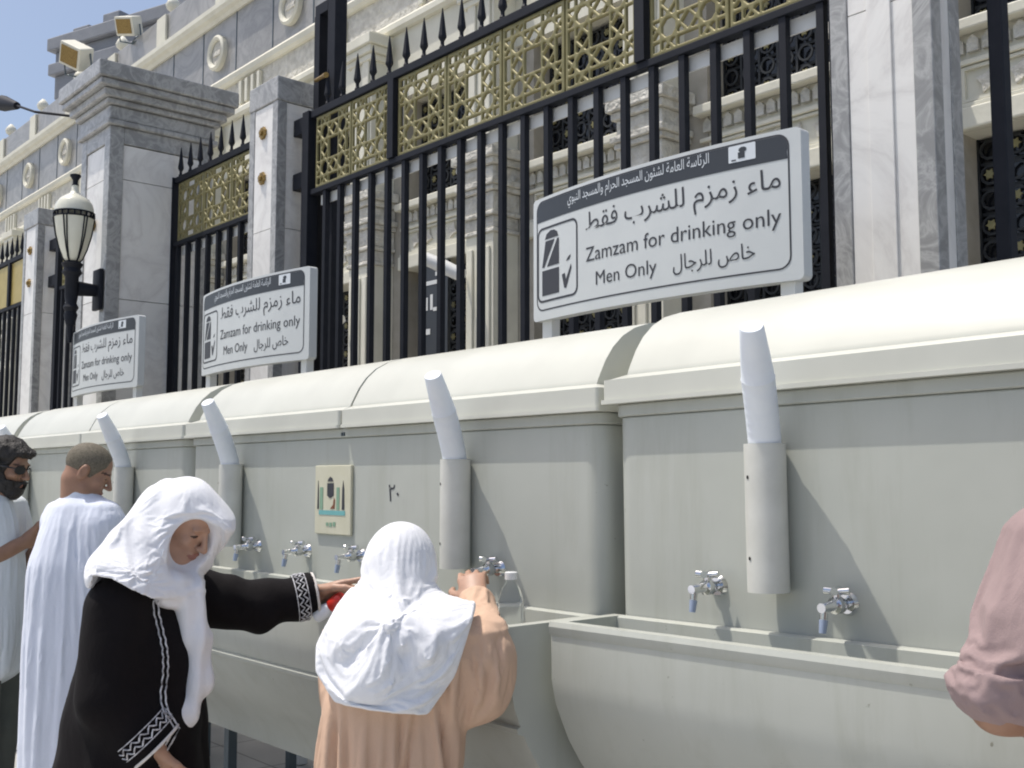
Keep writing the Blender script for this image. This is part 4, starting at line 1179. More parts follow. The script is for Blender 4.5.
# --- woman in black reaching to the right
H1 = Head((0.104, 0.0, 1.432), -27, 34, 0.92)
shR, elR, cuR = (-0.025, -0.16, 1.210), (-0.030, -0.19, 0.985), (0.088, -0.165, 0.855)
shL, elL, cuL = (0.09, 0.15, 1.21), (0.265, 0.20, 1.175), (0.425, 0.255, 1.205)
dirR, dirL = unit(np.subtract(cuR, elR)), unit(np.subtract(cuL, elL))
wrL = np.asarray(cuL) + dirL * 0.005
def f_body(P):
    d = smin(H1.d(P), cap(P, H1.at(-0.02, 0, -0.05), (0.02, 0, 1.23), 0.052, 0.06), 0.03)
    d = smin(d, chain(P, [((0.02, 0, 1.18), 0.085), ((0, 0, 1.0), 0.11), ((-0.02, 0, 0.78), 0.12)]), 0.04)
    for s in (-0.09, 0.09): d = smin(d, chain(P, [((-0.02, s, 0.78), 0.085), ((-0.01, s, 0.42), 0.055), ((-0.02, s, 0.06), 0.04)]), 0.03); d = smin(d, cap(P, (-0.04, s, 0.035), (0.12, s, 0.025), 0.035, 0.025), 0.03)
    d = smin(d, chain(P, [(shR, 0.05), (elR, 0.04), (cuR, 0.028)]), 0.03)
    d = smin(d, chain(P, [(shL, 0.05), (elL, 0.04), (cuL, 0.030)]), 0.03)
    d = smin(d, hand_d(P, wrL, (0.93, 0.15, 0.22), (0.15, -0.45, -0.85), (0, -1, 0.1), (0.10, 0.75, 0.85, 0.9), 0.35, 1.05), 0.012)
    d = smin(d, hand_d(P, np.asarray(cuR) + dirR * 0.004, (0.10, 0.45, -0.88), (0.6, 0.8, 0.1), (0.9, 0, 0.3), (0.5, 0.55, 0.6, 0.65), 0.4, 0.9), 0.012)
    return d
w1 = person("woman in black robe and white headscarf stretching her arm to the right", (-2.975, 1.253), f_body, (-0.30, -0.36, 0.0), (0.68, 0.42, 1.62), 0.0042, SK_F, H1, False)
def f_robe(P):
    d = chain(P, [((0.01, 0, 1.22), 0.115), ((-0.005, 0, 1.06), 0.152), ((-0.02, 0, 0.88), 0.172), ((-0.03, 0, 0.70), 0.192), ((-0.03, 0, 0.06), 0.25)], 0.06, ((0, 1, 0), 1.22))
    d = smax(d, 0.03 - P[:, 2], 0.01)
    d = d + ripple(P, (-0.02, 0), 6, 0.013, 1.05, 0.35, 2.0)
    aR = chain(P, [(shR, 0.088), (elR, 0.078), (np.asarray(cuR) + dirR * 0.08, 0.068)], 0.035)
    aR = smax(aR, (P - np.asarray(cuR)) @ dirR, 0.004)
    aL = chain(P, [(shL, 0.092), (elL, 0.068), (np.asarray(cuL) + dirL * 0.08, 0.062)], 0.05)
    aL = smax(aL, (P - np.asarray(cuL)) @ dirL, 0.004)
    d = smin(smin(d, aR, 0.035), aL, 0.04)
    d = d + 0.004 * np.sin(60 * ((P - np.asarray(elL)) @ dirL) + 4 * vnoise(P * 8, 5)) * np.clip((P[:, 0] - 0.12) / 0.08, 0, 1)
    return d + wrinkle(P, 0.006, 9, 3, (1, 1, 0.7))
robe = iso("robe", f_robe, (-0.36, -0.42, 0.0), (0.52, 0.42, 1.36), 0.0075, BLACK, w1)
hem_x, hem_z = (-0.30, -0.155, -0.10, -0.056, -0.01, 0.025, 0.085, 0.15, 0.30), (1.25, 1.262, 1.292, 1.303, 1.298, 1.280, 1.238, 1.225, 1.22)
def f_scarf(P):
    q = H1.q(P)
    hood = ell(q, (-0.012, 0, 0.019), (0.121, 0.093, 0.121))
    hood = smin(hood, ell(q, (0.040, 0.040, 0.000), (0.080, 0.062, 0.110)), 0.03)
    hood = smin(hood, ell(q, (0.068, 0.024, 0.076), (0.066, 0.068, 0.024)), 0.03)
    hood = smin(hood, ell(q, (0.02, 0, -0.075), (0.085, 0.085, 0.075)), 0.04)
    drape = chain(P, [((0.060, 0, 1.44), 0.080), ((0.025, -0.005, 1.33), 0.112), ((-0.002, -0.01, 1.22), 0.134)], 0.05, ((0, 1, 0), 1.30))
    drape = smin(drape, cap(P, (-0.03, -0.16, 1.23), (0.02, 0.15, 1.23), 0.101, 0.10), 0.05)
    hem = np.interp(P[:, 0], hem_x, hem_z)
    front = cap(P, (0.085, -0.085, 1.255), (0.112, 0.0, 1.245), 0.058, 0.050) + 0.004 * np.sin(150 * (P[:, 2] + 0.35 * P[:, 0]) + 2 * vnoise(P * 9, 6))
    d = smin(hood, drape, 0.05)
    x, z = P[:, 0], P[:, 2]; near = np.clip((0.06 - P[:, 1]) / 0.04, 0, 1)
    s1 = pl_sd(x, z, [(0.10, 1.75), (0.050, 1.52), (0.034, 1.468), (0.038, 1.413), (0.062, 1.350), (0.110, 1.292), (0.16, 1.27)])
    s2 = pl_sd(x, z, [(0.06, 1.75), (-0.01, 1.43), (0.010, 1.369), (0.030, 1.312), (0.075, 1.275), (0.14, 1.262)])
    d = d - near * (0.012 * step(s1, 0.004) * (z < 1.56) + 0.008 * step(s2, 0.004)) * 1.0
    d = d + near * (ridge(x, z, [(0.095, 1.52), (0.072, 1.42), (0.095, 1.34), (0.15, 1.29)], 0.007, 0.007, 0.014) + ridge(x, z, [(0.02, 1.50), (-0.05, 1.38), (-0.06, 1.28)], 0.008, 0.008, 0.018) + ridge(x, z, [(0.0, 1.47), (-0.10, 1.34), (-0.15, 1.26)], 0.009, 0.009, 0.02) + ridge(x, z, [(0.10, 1.545), (0.13, 1.50), (0.12, 1.44)], 0.006, 0.008, 0.02) + ridge(x, z, [(0.05, 1.38), (0.06, 1.32), (0.13, 1.262)], 0.008, 0.006, 0.012))
    fold = 0.0045 * np.sin(46 * (0.75 * (P[:, 0] - 0.02) + 0.62 * (P[:, 2] - 1.3)) + 2.4 * vnoise(P * 7, 4)) * np.clip((1.50 - P[:, 2]) / 0.1, 0.15, 1)
    d = d + fold + wrinkle(P, 0.003, 11, 8)
    d = smax(d, (hem - P[:, 2]) * 0.8, 0.006)
    tail = chain(P, [((0.125, -0.055, 1.25), 0.050), ((0.158, -0.055, 1.12), 0.036), ((0.165, -0.055, 1.00), 0.034), ((0.140, -0.075, 0.92), 0.030), ((0.105, -0.095, 0.85), 0.020), ((0.05, -0.09, 0.79), 0.012)], 0.03)
    tail = tail + 0.004 * np.clip((P[:, 2] - 0.86) / 0.08, 0, 1) * np.sin(95 * (P[:, 0] + P[:, 1] * 0.8) + 3 * vnoise(P * 5, 2))
    d = smin(d, tail, 0.025)
    qo = np.stack([0.90 * q[:, 0] - 0.43 * q[:, 1], 0.43 * q[:, 0] + 0.90 * q[:, 1], q[:, 2]], 1)
    op = ell(qo, (0.155, 0.000, -0.018), (0.130, 0.077, 0.096))
    return smax(smin(smax(d, -op, 0.005), front, 0.012), -0.118 - P[:, 0] - 0.1 * np.clip(P[:, 2] - 1.30, 0, 0.2), 0.03)
def pin1(P):
    q = H1.q(P); qo = np.stack([0.90 * q[:, 0] - 0.43 * q[:, 1], 0.43 * q[:, 0] + 0.90 * q[:, 1], q[:, 2]], 1)
    op = ell(qo, (0.155, 0.000, -0.018), (0.130, 0.077, 0.096))
    a = np.clip((0.022 - op) / 0.018, 0, 1)
    hem = np.interp(P[:, 0], hem_x, hem_z)
    return np.maximum(a, np.clip((hem + 0.018 - P[:, 2]) / 0.018, 0, 1) * 0.9 * (P[:, 0] > -0.07))
drape("headscarf", f_scarf, (-0.28, -0.34, 0.78), (0.33, 0.34, 1.62), 0.0066, WHITE, w1, inset=0.011, grow=0.05, frames=18, bend=0.15, pin=pin1)
def cuff_trim(c, ax, r, parent, z=1.0):
    mb = MB(); p = ring_pts(c, ax, r, 40); mb.tube(p + p[:1], 0.0042, 6, False); mb.build("piping", PIPE, parent, 60)
    mb = MB()
    for k0, am in ((-0.036, 0.006), (-0.050, 0.006)):
        p = ring_pts(c, ax, r + 0.007, 72, [k0 + am, k0 + am * 0.2, k0 - am, k0 - am * 0.2]); mb.tube(p + p[:1], 0.0022, 5, False)
    for k0 in (-0.026, -0.061):
        p = ring_pts(c, ax, r + 0.006, 40, k0); mb.tube(p + p[:1], 0.0016, 5, False)
    mb.build("lace_band", LACE, parent, 60)
cuff_trim(cuL, dirL, 0.0635, robe); cuff_trim(cuR, dirR, 0.0755, robe)
mb = MB()
for off in (0.0, 0.016):
    pts = []
    for i in range(70):
        s = i / 69; z = 1.235 - 0.43 * s
        x = 0.085 + 0.055 * math.sin(math.pi * min(1, s * 1.1) * 0.75) - 0.045 * s; y = -0.150 - 0.022 * math.sin(math.pi * s)
        P0 = np.array([[x + 0.002 * (1, 0, -1, 0)[i % 4], y, z]])
        g_ = np.array([(f_robe(P0 + e) - f_robe(P0 - e))[0] for e in np.eye(3) * 0.004]); g_ /= np.linalg.norm(g_) + 1e-9
        P1 = P0[0]
        for _ in range(5): P1 = P1 - g_ * f_robe(P1[None])[0] * 0.8
        pts.append(P1 + g_ * 0.002 + np.array([off, 0, 0]) * 0.8)
    mb.tube(pts, 0.0024, 5)
mb.build("lace_edge", LACE, robe, 60)

# red capped bottle in her hand
rb = thing("small_bottle", "small white bottle with a red cap gripped in the outstretched hand", "bottle")
rb.location = (-2.975, 1.253, 0); rb.rotation_euler = (0, 0, RZ)
hx = np.asarray(wrL) + np.array([0.070, -0.040, -0.020])
ax = unit((0.75, -0.25, 0.52))
mb = MB(); mb.tube([hx - ax * 0.026, hx - ax * 0.020, hx + ax * 0.018, hx + ax * 0.024], [0.019, 0.0235, 0.0235, 0.019], 20); mb.build("cap", M['red'], rb, 40)
mb = MB(); mb.tube([hx - ax * 0.085, hx - ax * 0.078, hx - ax * 0.045, hx - ax * 0.0265], [0.018, 0.022, 0.022, 0.016], 18); mb.build("bottle_body", M['foam'], rb, 40)

# --- woman in peach, seen from behind
H2 = Head((0.005, 0.055, 1.322), 68, 38, 0.92)
sR, eR, cR = (0.125, -0.03, 1.160), (0.222, 0.005, 1.125), (0.180, 0.320, 1.225)
sL, eL, cL = (-0.12, 0.06, 1.165), (-0.15, 0.20, 1.05), (-0.03, 0.33, 1.14)
dR2, dL2 = unit(np.subtract(cR, eR)), unit(np.subtract(cL, eL))
def f_body2(P):
    d = smin(H2.d(P), cap(P, H2.at(-0.02, 0, -0.05), (0, 0.0, 1.18), 0.05, 0.058), 0.03)
    d = smin(d, chain(P, [((0, 0, 1.12), 0.075), ((-0.01, 0, 0.95), 0.08), ((-0.02, 0, 0.75), 0.085)]), 0.04)
    for s in (-0.085, 0.085): d = smin(d, chain(P, [((-0.02 + s, 0, 0.75), 0.08), ((-0.02 + s, 0.01, 0.40), 0.052), ((-0.02 + s, 0, 0.06), 0.038)]), 0.03); d = smin(d, cap(P, (-0.02 + s, -0.02, 0.035), (0.01 + s, 0.13, 0.025), 0.035, 0.025), 0.03)
    d = smin(d, chain(P, [(sR, 0.042), (eR, 0.036), (cR, 0.028)]), 0.03)
    d = smin(d, chain(P, [(sL, 0.05), (eL, 0.04), (cL, 0.028)]), 0.03)
    d = smin(d, hand_d(P, np.asarray(cR) + dR2 * 0.005, (-0.12, 0.72, 0.62), (0.25, 0.65, -0.70), (-0.9, 0, 0.2), (0.55, 0.6, 0.65, 0.7), 0.5, 1.02), 0.012)
    d = smin(d, hand_d(P, np.asarray(cL) + dL2 * 0.005, (0.7, 0.6, 0.1), (0.5, -0.2, -0.8), (0.3, 0, 0.9), (0.5, 0.55, 0.6, 0.6), 0.5, 1.0), 0.012)
    return d
w2 = person("woman in peach coat and long white headscarf, seen from behind, working the tap", (-2.161, 1.525), f_body2, (-0.30, -0.26, 0.0), (0.40, 0.62, 1.5), 0.0050, SK_F, H2)
def f_coat(P):
    d = chain(P, [((0.0, 0, 1.14), 0.098), ((-0.01, 0, 1.02), 0.122), ((-0.02, 0, 0.80), 0.132), ((-0.03, 0, 0.06), 0.165)], 0.05, ((1, 0.1, 0), 1.36))
    d = smax(d, 0.06 - P[:, 2], 0.01)
    d = d + ripple(P, (-0.02, 0), 5, 0.014, 1.10, 0.60, 5.0, 0.35)
    x, z = P[:, 0], P[:, 2]
    aR = chain(P, [(sR, 0.092), (eR, 0.080), (np.asarray(cR) + dR2 * 0.08, 0.046)], 0.03)
    aR = smin(aR, cap(P, (0.13, -0.03, 1.14), (0.215, 0.0, 1.125), 0.080, 0.074), 0.02)
    th = (P - np.asarray(eR)) @ dR2
    ua = (P - np.asarray(sR)) @ unit(np.subtract(eR, sR))
    aR = aR + wrinkle(P, 0.006, 11, 6)
    sd_ = np.clip((0.12 - P[:, 1]) / 0.06, 0, 1)
    for pl, am, wa, wb in (([(0.10, 1.20), (0.19, 1.185), (0.27, 1.20), (0.33, 1.17)], 0.012, 0.010, 0.012), ([(0.13, 1.26), (0.20, 1.215), (0.30, 1.20)], 0.011, 0.008, 0.012), ([(0.22, 1.22), (0.225, 1.13), (0.19, 1.04)], 0.010, 0.008, 0.02), ([(0.26, 1.20), (0.262, 1.12), (0.23, 1.04)], 0.008, 0.008, 0.02),
                           ([(0.12, 1.19), (0.17, 1.11), (0.18, 1.03)], 0.009, 0.010, 0.022), ([(0.15, 1.29), (0.21, 1.255), (0.26, 1.25)], 0.007, 0.006, 0.010)):
        aR = aR + ridge(x, z, pl, am, wa, wb) * sd_
    aR = smax(aR, (P - np.asarray(cR)) @ dR2, 0.004)
    aL = chain(P, [(sL, 0.085), (eL, 0.075), (np.asarray(cL) + dL2 * 0.06, 0.050)], 0.04)
    aL = smax(aL, (P - np.asarray(cL)) @ dL2, 0.004)
    return smin(smin(d, aL, 0.04), aR, 0.018) + wrinkle(P, 0.003, 7, 4, (1, 1, 0.4))
def pleats(P):
    x, z = P[:, 0], P[:, 2]; bk = np.clip((-0.02 - P[:, 1]) / 0.03, 0, 1); d = np.zeros(len(x))
    for pl, dp, w in (([(-0.128, 1.10), (-0.126, 0.86), (-0.15, 0.3)], 0.024, 0.008), ([(-0.098, 1.10), (-0.100, 0.88), (-0.11, 0.3)], 0.016, 0.007), ([(0.030, 1.12), (0.024, 0.84), (0.01, 0.2)], 0.026, 0.007),
                      ([(0.075, 1.10), (0.034, 0.87), (0.02, 0.3)], 0.020, 0.007), ([(0.105, 1.12), (0.130, 0.90), (0.16, 0.4)], 0.024, 0.007), ([(-0.24, 0.880), (-0.12, 0.850), (0.02, 0.86)], 0.010, 0.009), ([(-0.045, 1.1), (-0.035, 0.80), (-0.06, 0.2)], 0.012, 0.010), ([(0.18, 1.1), (0.165, 0.85), (0.19, 0.3)], 0.014, 0.008)):
        d = d + bk * groove(x, z, pl, dp, w)
    for pl, am, wa, wb in (([(0.10, 1.205), (0.19, 1.190), (0.27, 1.19), (0.34, 1.14)], 0.009, 0.007, 0.012), ([(0.13, 1.26), (0.20, 1.215), (0.31, 1.19)], 0.009, 0.006, 0.012), ([(0.215, 1.24), (0.215, 1.14), (0.17, 1.03)], 0.008, 0.006, 0.018), ([(0.255, 1.22), (0.262, 1.12), (0.22, 1.03)], 0.008, 0.006, 0.016)):
        d = d + ridge(x, z, pl, am * 0.55, wa, wb)
    return d
def pin2(P):
    u = (P - np.asarray(cR)) @ dR2; a = np.linalg.norm(P - np.asarray(cR), axis=1)
    u2 = (P - np.asarray(cL)) @ dL2; a2 = np.linalg.norm(P - np.asarray(cL), axis=1)
    return np.maximum(np.maximum(np.clip((u + 0.03) / 0.02, 0, 1) * (a < 0.10), np.clip((u2 + 0.03) / 0.02, 0, 1) * (a2 < 0.10)), np.clip((P[:, 2] - 1.25) / 0.02, 0, 1) * (P[:, 0] < 0.14))
drape("coat", f_coat, (-0.42, -0.36, 0.0), (0.46, 0.58, 1.36), 0.0095, PEACH, w2, inset=0.026, grow=0.10, frames=22, bend=0.10, pin=pin2, post=pleats)
POLY2 = np.array([(-0.12, 1.60), (-0.115, 1.30), (-0.150, 1.225), (-0.180, 1.165), (-0.172, 1.11), (-0.120, 1.048), (0.0, 1.033), (0.090, 1.020), (0.150, 1.10), (0.186, 1.215), (0.20, 1.27), (0.25, 1.60)])
def poly_d(x, z, V):
    d = np.full(len(x), 1e9); ins = np.zeros(len(x), bool)
    for (ax_, az), (bx, bz) in zip(V, np.roll(V, -1, 0)):
        ex, ez = bx - ax_, bz - az; wx, wz = x - ax_, z - az
        t = np.clip((wx * ex + wz * ez) / (ex * ex + ez * ez), 0, 1)
        d = np.minimum(d, np.hypot(wx - ex * t, wz - ez * t))
        c = ((az > z) != (bz > z)) & (x < ex * (z - az) / (ez if ez else 1e-9) + ax_)
        ins ^= c
    return np.where(ins, -d, d)
def f_scarf2(P):
    q = H2.q(P)
    hood = ell(q, (-0.012, 0, 0.016), (0.120, 0.098, 0.126))
    hood = smin(hood, ell(q, (0.0, 0, -0.07), (0.085, 0.082, 0.075)), 0.03)
    dr = chain(P, [((0.005, 0.02, 1.25), 0.092), ((0.0, -0.005, 1.17), 0.132), ((-0.01, -0.01, 1.06), 0.146), ((-0.02, -0.01, 0.95), 0.160)], 0.04, ((1, 0.1, 0), 1.30))
    dr = smin(dr, cap(P, (-0.085, 0.03, 1.165), (0.125, -0.025, 1.18), 0.076, 0.090), 0.04)
    dr = smin(dr, cap(P, (0.10, -0.03, 1.17), (0.155, -0.02, 1.165), 0.104, 0.102), 0.03)
    x, z = P[:, 0], P[:, 2]
    # a folded second layer across the back, its lower edge running up to the right
    l1 = (z - (1.040 + (x + 0.108) * 0.60)); l2 = (x + 0.085) - (z - 1.10) * 0.36
    lay = np.clip(np.minimum(l1, l2) / 0.006, 0, 1)
    lay2 = np.clip((z - (1.175 + (x + 0.06) * 0.55)) / 0.006, 0, 1) * np.clip((x + 0.06) / 0.01, 0, 1)
    side = np.clip((-0.02 - P[:, 1]) / 0.03, 0, 1)
    dr = dr - (0.018 * lay + 0.014 * lay2) * side * np.clip((1.26 - z) / 0.03, 0, 1)
    a = np.arctan2(z - 1.30, x - 0.02)
    dr = dr + 0.0075 * np.sin(9 * a + 2.5 * vnoise(P * 6, 7)) * np.clip((1.27 - z) / 0.06, 0, 1) * (0.4 + 0.6 * lay)
    for pl, am, wa, wb in (([(-0.150, 1.12), (-0.06, 1.225), (0.03, 1.265)], 0.013, 0.008, 0.022), ([(-0.095, 1.07), (0.03, 1.185), (0.09, 1.255)], 0.014, 0.008, 0.024), ([(-0.06, 1.05), (0.06, 1.135), (0.135, 1.235)], 0.012, 0.007, 0.026),
                           ([(0.115, 1.245), (0.105, 1.18), (0.07, 1.13)], 0.011, 0.008, 0.014), ([(0.15, 1.235), (0.145, 1.17), (0.12, 1.11)], 0.010, 0.008, 0.014), ([(-0.13, 1.06), (0.0, 1.035), (0.12, 1.075)], 0.007, 0.012, 0.03), ([(-0.02, 1.25), (0.02, 1.20), (0.08, 1.19)], 0.010, 0.007, 0.012)):
        dr = dr + ridge(x, z, pl, am, wa, wb) * side
    d = smin(hood, dr, 0.022)
    d = d + (ridge(x, z, [(-0.11, 1.27), (-0.02, 1.272), (0.05, 1.295), (0.11, 1.34)], 0.010, 0.008, 0.012) + ridge(x, z, [(-0.10, 1.33), (-0.02, 1.302), (0.06, 1.300)], 0.008, 0.008, 0.012) + ridge(x, z, [(-0.04, 1.26), (0.0, 1.31), (0.03, 1.36)], 0.007, 0.008, 0.012)) * side
    d = d + wrinkle(P, 0.003, 10, 9)
    d = smax(d, poly_d(x, z, POLY2) * 0.9, 0.005)
    op = ell(q, (0.158, 0, -0.026), (0.130, 0.070, 0.094))
    return smax(d, -op, 0.012)
drape("headscarf", f_scarf2, (-0.30, -0.30, 0.88), (0.32, 0.34, 1.50), 0.0072, WHITE, w2, inset=0.014, grow=0.06, frames=20, bend=0.18, pin=lambda P: np.clip((poly_d(P[:, 0], P[:, 2], POLY2) + 0.016) / 0.016, 0, 1) * 0.9)

# --- man in a long white robe with a shaven head
H3 = Head((0.052, 0.0, 1.580), 15, 26, 0.90)
s3R, e3R, c3R = (0.135, -0.05, 1.385), (0.245, 0.08, 1.20), (0.27, 0.32, 1.26)
s3L, e3L, c3L = (-0.085, 0.09, 1.385), (-0.13, 0.20, 1.17), (0.02, 0.40, 1.22)
d3R, d3L = unit(np.subtract(c3R, e3R)), unit(np.subtract(c3L, e3L))
def f_body3(P):
    d = smin(H3.d(P), cap(P, H3.at(-0.03, 0, -0.05), (0.015, 0.0, 1.43), 0.056, 0.064), 0.025)
    d = smin(d, chain(P, [((0.02, 0, 1.34), 0.09), ((0.02, 0, 1.10), 0.09), ((0.02, 0, 0.9), 0.09)]), 0.04)
    for s in (-0.09, 0.09): d = smin(d, chain(P, [((0.02 + s, 0, 0.9), 0.085), ((0.02 + s, 0.01, 0.48), 0.058), ((0.02 + s, 0, 0.08), 0.042)]), 0.03); d = smin(d, cap(P, (0.02 + s, -0.03, 0.045), (0.05 + s, 0.16, 0.032), 0.042, 0.030), 0.03)
    for a, b_, c_ in ((s3R, e3R, c3R), (s3L, e3L, c3L)): d = smin(d, chain(P, [(a, 0.055), (b_, 0.042), (c_, 0.030)]), 0.03)
    d = smin(d, hand_d(P, np.asarray(c3R) + d3R * 0.005, (0.1, 0.9, 0.2), (-0.5, 0, -0.8), (-0.8, 0, 0.4), (0.5, 0.5, 0.55, 0.6), 0.5, 1.08), 0.012)
    d = smin(d, hand_d(P, np.asarray(c3L) + d3L * 0.005, (0.4, 0.8, 0.2), (0.6, -0.2, -0.8), (0.8, 0, 0.4), (0.5, 0.5, 0.55, 0.6), 0.5, 1.08), 0.012)
    return d
m3 = person("man with shaven head in a long white robe, back turned, leaning to the tank", (-4.238, 1.488), f_body3, (-0.32, -0.26, 0.0), (0.46, 0.62, 1.76), 0.0052, SK_M, H3)
def f_thobe(P):
    d = chain(P, [((0.02, 0, 1.38), 0.105), ((0.025, 0, 1.22), 0.138), ((0.02, 0, 0.95), 0.138), ((0.025, 0, 0.05), 0.150)], 0.05, ((1, 0.2, 0), 1.30))
    d = smin(d, cap(P, s3L, s3R, 0.072, 0.075), 0.10)
    d = smin(d, cap(P, (0.02, 0.0, 1.36), (0.025, 0.0, 1.46), 0.12, 0.062), 0.04)
    d = smax(d, 0.05 - P[:, 2], 0.01)
    x, z = P[:, 0], P[:, 2]; bk = np.clip((0.02 - P[:, 1]) / 0.03, 0, 1)
    d = d + ripple(P, (0.02, 0), 4, 0.004, 1.34, 0.7, 8.0, 0.22)
    for pl, am, wa, wb in (([(-0.05, 1.45), (-0.085, 1.20), (-0.11, 0.5)], 0.010, 0.008, 0.02), ([(0.0, 1.45), (-0.04, 1.15), (-0.06, 0.3)], 0.008, 0.008, 0.02), ([(0.06, 1.46), (0.082, 1.36), (0.10, 1.15), (0.10, 0.9)], 0.011, 0.006, 0.02), ([(0.10, 1.45), (0.14, 1.33), (0.11, 1.10)], 0.010, 0.008, 0.016), ([(0.21, 1.40), (0.15, 1.25), (0.13, 1.0)], 0.010, 0.008, 0.016), ([(-0.10, 1.42), (-0.13, 1.15), (-0.14, 0.6)], 0.008, 0.008, 0.016), ([(0.04, 1.30), (0.03, 1.0), (0.0, 0.4)], 0.007, 0.008, 0.02)):
        d = d + bk * ridge(x, z, pl, am, wa, wb)
    for a, b_, c_, dd in ((s3R, e3R, c3R, d3R), (s3L, e3L, c3L, d3L)):
        ar = chain(P, [(a, 0.080), (b_, 0.070), (np.asarray(c_) + dd * 0.06, 0.050)], 0.04) + wrinkle(P, 0.004, 9, 5)
        d = smin(d, smax(ar, (P - np.asarray(c_)) @ dd, 0.004), 0.03)
    d = d + 0.005 * np.exp(-((P[:, 0] - 0.075 + (1.42 - P[:, 2]) * 0.06) / 0.007) ** 2) * (P[:, 1] < 0) * np.clip((1.42 - P[:, 2]) / 0.05, 0, 1) * np.clip((P[:, 2] - 1.15) / 0.1, 0, 1)
    return d + wrinkle(P, 0.003, 6, 12, (1, 1, 0.35))
tb = drape("robe", f_thobe, (-0.36, -0.32, 0.0), (0.50, 0.54, 1.58), 0.0105, THOBE, m3, inset=0.018, grow=0.045, frames=20, bend=0.15, pin=lambda P: np.maximum(np.clip((P[:, 2] - 1.44) / 0.02, 0, 1), np.maximum(*[np.clip(((P - np.asarray(c_)) @ dd + 0.03) / 0.02, 0, 1) * (np.linalg.norm(P - np.asarray(c_), axis=1) < 0.1) for c_, dd in ((c3R, d3R), (c3L, d3L))])))
na, nb_ = np.array((0.018, 0.0, 1.455)), np.array((0.028, 0.004, 1.520))
def f_collar(P):
    d = cap(P, na, nb_, 0.072, 0.0665)
    ax_ = unit(nb_ - na); t = (P - na) @ ax_
    d = np.maximum(np.maximum(d, -(d + 0.008)), np.maximum(t - 0.060, -t - 0.015))
    return d
iso("collar", f_collar, (-0.09, -0.10, 1.42), (0.13, 0.11, 1.56), 0.0034, THOBE, tb)
def f_crop(P):
    q = H3.q(P)
    line = q[:, 2] - (-0.018 + 0.085 * np.clip((q[:, 0] - 0.02) / 0.055, 0, 1) - 0.042 * np.clip((-0.02 - q[:, 0]) / 0.03, 0, 1)) - 0.004 * vnoise(P * 50, 2)
    m_ = np.stack([q[:, 0], np.abs(q[:, 1]), q[:, 2]], 1)
    ear = ell(m_, (-0.010, 0.079, -0.006), (0.025, 0.022, 0.036))
    d = np.maximum(H3.d(P) - 0.0026, -line)
    return np.maximum(np.maximum(d, q[:, 0] - 0.062), -ear)
iso("cropped_hair", f_crop, (-0.12, -0.14, 1.44), (0.22, 0.14, 1.72), 0.0036, STUBBLE, m3)

# --- bearded man at the left edge
H4 = Head((-0.018, 0.0, 1.608), -4, 14, 0.98)
s4R, e4R, c4R = (-0.085, -0.19, 1.405), (-0.075, -0.215, 1.165), (0.085, 0.0, 1.285)
s4L, e4L, c4L = (-0.07, 0.18, 1.405), (-0.02, 0.24, 1.17), (0.15, 0.12, 1.27)
def f_body4(P):
    d = smin(H4.d(P), cap(P, H4.at(-0.025, 0, -0.05), (-0.07, 0.0, 1.43), 0.056, 0.064), 0.025)
    d = smin(d, chain(P, [((-0.075, 0, 1.36), 0.075), ((-0.075, 0, 1.10), 0.08), ((-0.07, 0, 0.9), 0.085)], 0.03, ((0, 1, 0), 1.25)), 0.04)
    for s in (-0.10, 0.10): d = smin(d, chain(P, [((-0.07, s, 0.9), 0.085), ((-0.06, s, 0.48), 0.058), ((-0.08, s, 0.08), 0.042)]), 0.03); d = smin(d, cap(P, (-0.10, s, 0.045), (0.09, s, 0.032), 0.042, 0.030), 0.03)
    for a, b_, c_ in ((s4R, e4R, c4R), (s4L, e4L, c4L)): d = smin(d, chain(P, [(a, 0.052), (b_, 0.043), (c_, 0.029)]), 0.03)
    d = smin(d, hand_d(P, c4R, (0.5, 0.7, 0.35), (0.6, -0.5, -0.2), (0, 0, 1), (0.5, 0.5, 0.55, 0.6), 0.5, 1.08), 0.012)
    d = smin(d, hand_d(P, c4L, (0.7, 0.1, 0.2), (0, -1, -0.2), (0, 0, 1), (0.5, 0.5, 0.55, 0.6), 0.5, 1.08), 0.012)
    return d
m4 = person("bearded man in sunglasses and short sleeved white shirt at the left edge", (-5.04, 1.489), f_body4, (-0.30, -0.34, 0.0), (0.40, 0.40, 1.78), 0.0058, SK_D, H4)
def f_shirt(P):
    d = chain(P, [((-0.075, 0, 1.37), 0.098), ((-0.07, 0, 1.20), 0.128), ((-0.06, 0, 0.95), 0.132), ((-0.055, 0, 0.82), 0.140)], 0.05, ((0, 1, 0), 1.38))
    d = smin(d, cap(P, s4L, s4R, 0.070, 0.070), 0.05)
    d = smin(d, cap(P, (-0.075, 0, 1.38), (-0.066, 0, 1.465), 0.11, 0.063), 0.04)
    d = smax(d, 0.80 - P[:, 2], 0.006) + ripple(P, (-0.06, 0), 6, 0.006, 1.3, 0.9, 3.0, 0.3)
    for a, b_ in ((s4R, e4R), (s4L, e4L)):
        dd = unit(np.subtract(b_, a)); ar = cap(P, a, b_, 0.078, 0.072) + wrinkle(P, 0.004, 9, 2)
        d = smin(d, smax(ar, (P - np.asarray(a)) @ dd - 0.185, 0.004), 0.03)
    return d + wrinkle(P, 0.003, 7, 15, (1, 1, 0.5))
drape("shirt", f_shirt, (-0.36, -0.38, 0.72), (0.26, 0.38, 1.58), 0.0115, SHIRT, m4, inset=0.018, grow=0.08, frames=16, bend=0.15, pin=lambda P: np.clip((P[:, 2] - 1.44) / 0.02, 0, 1))
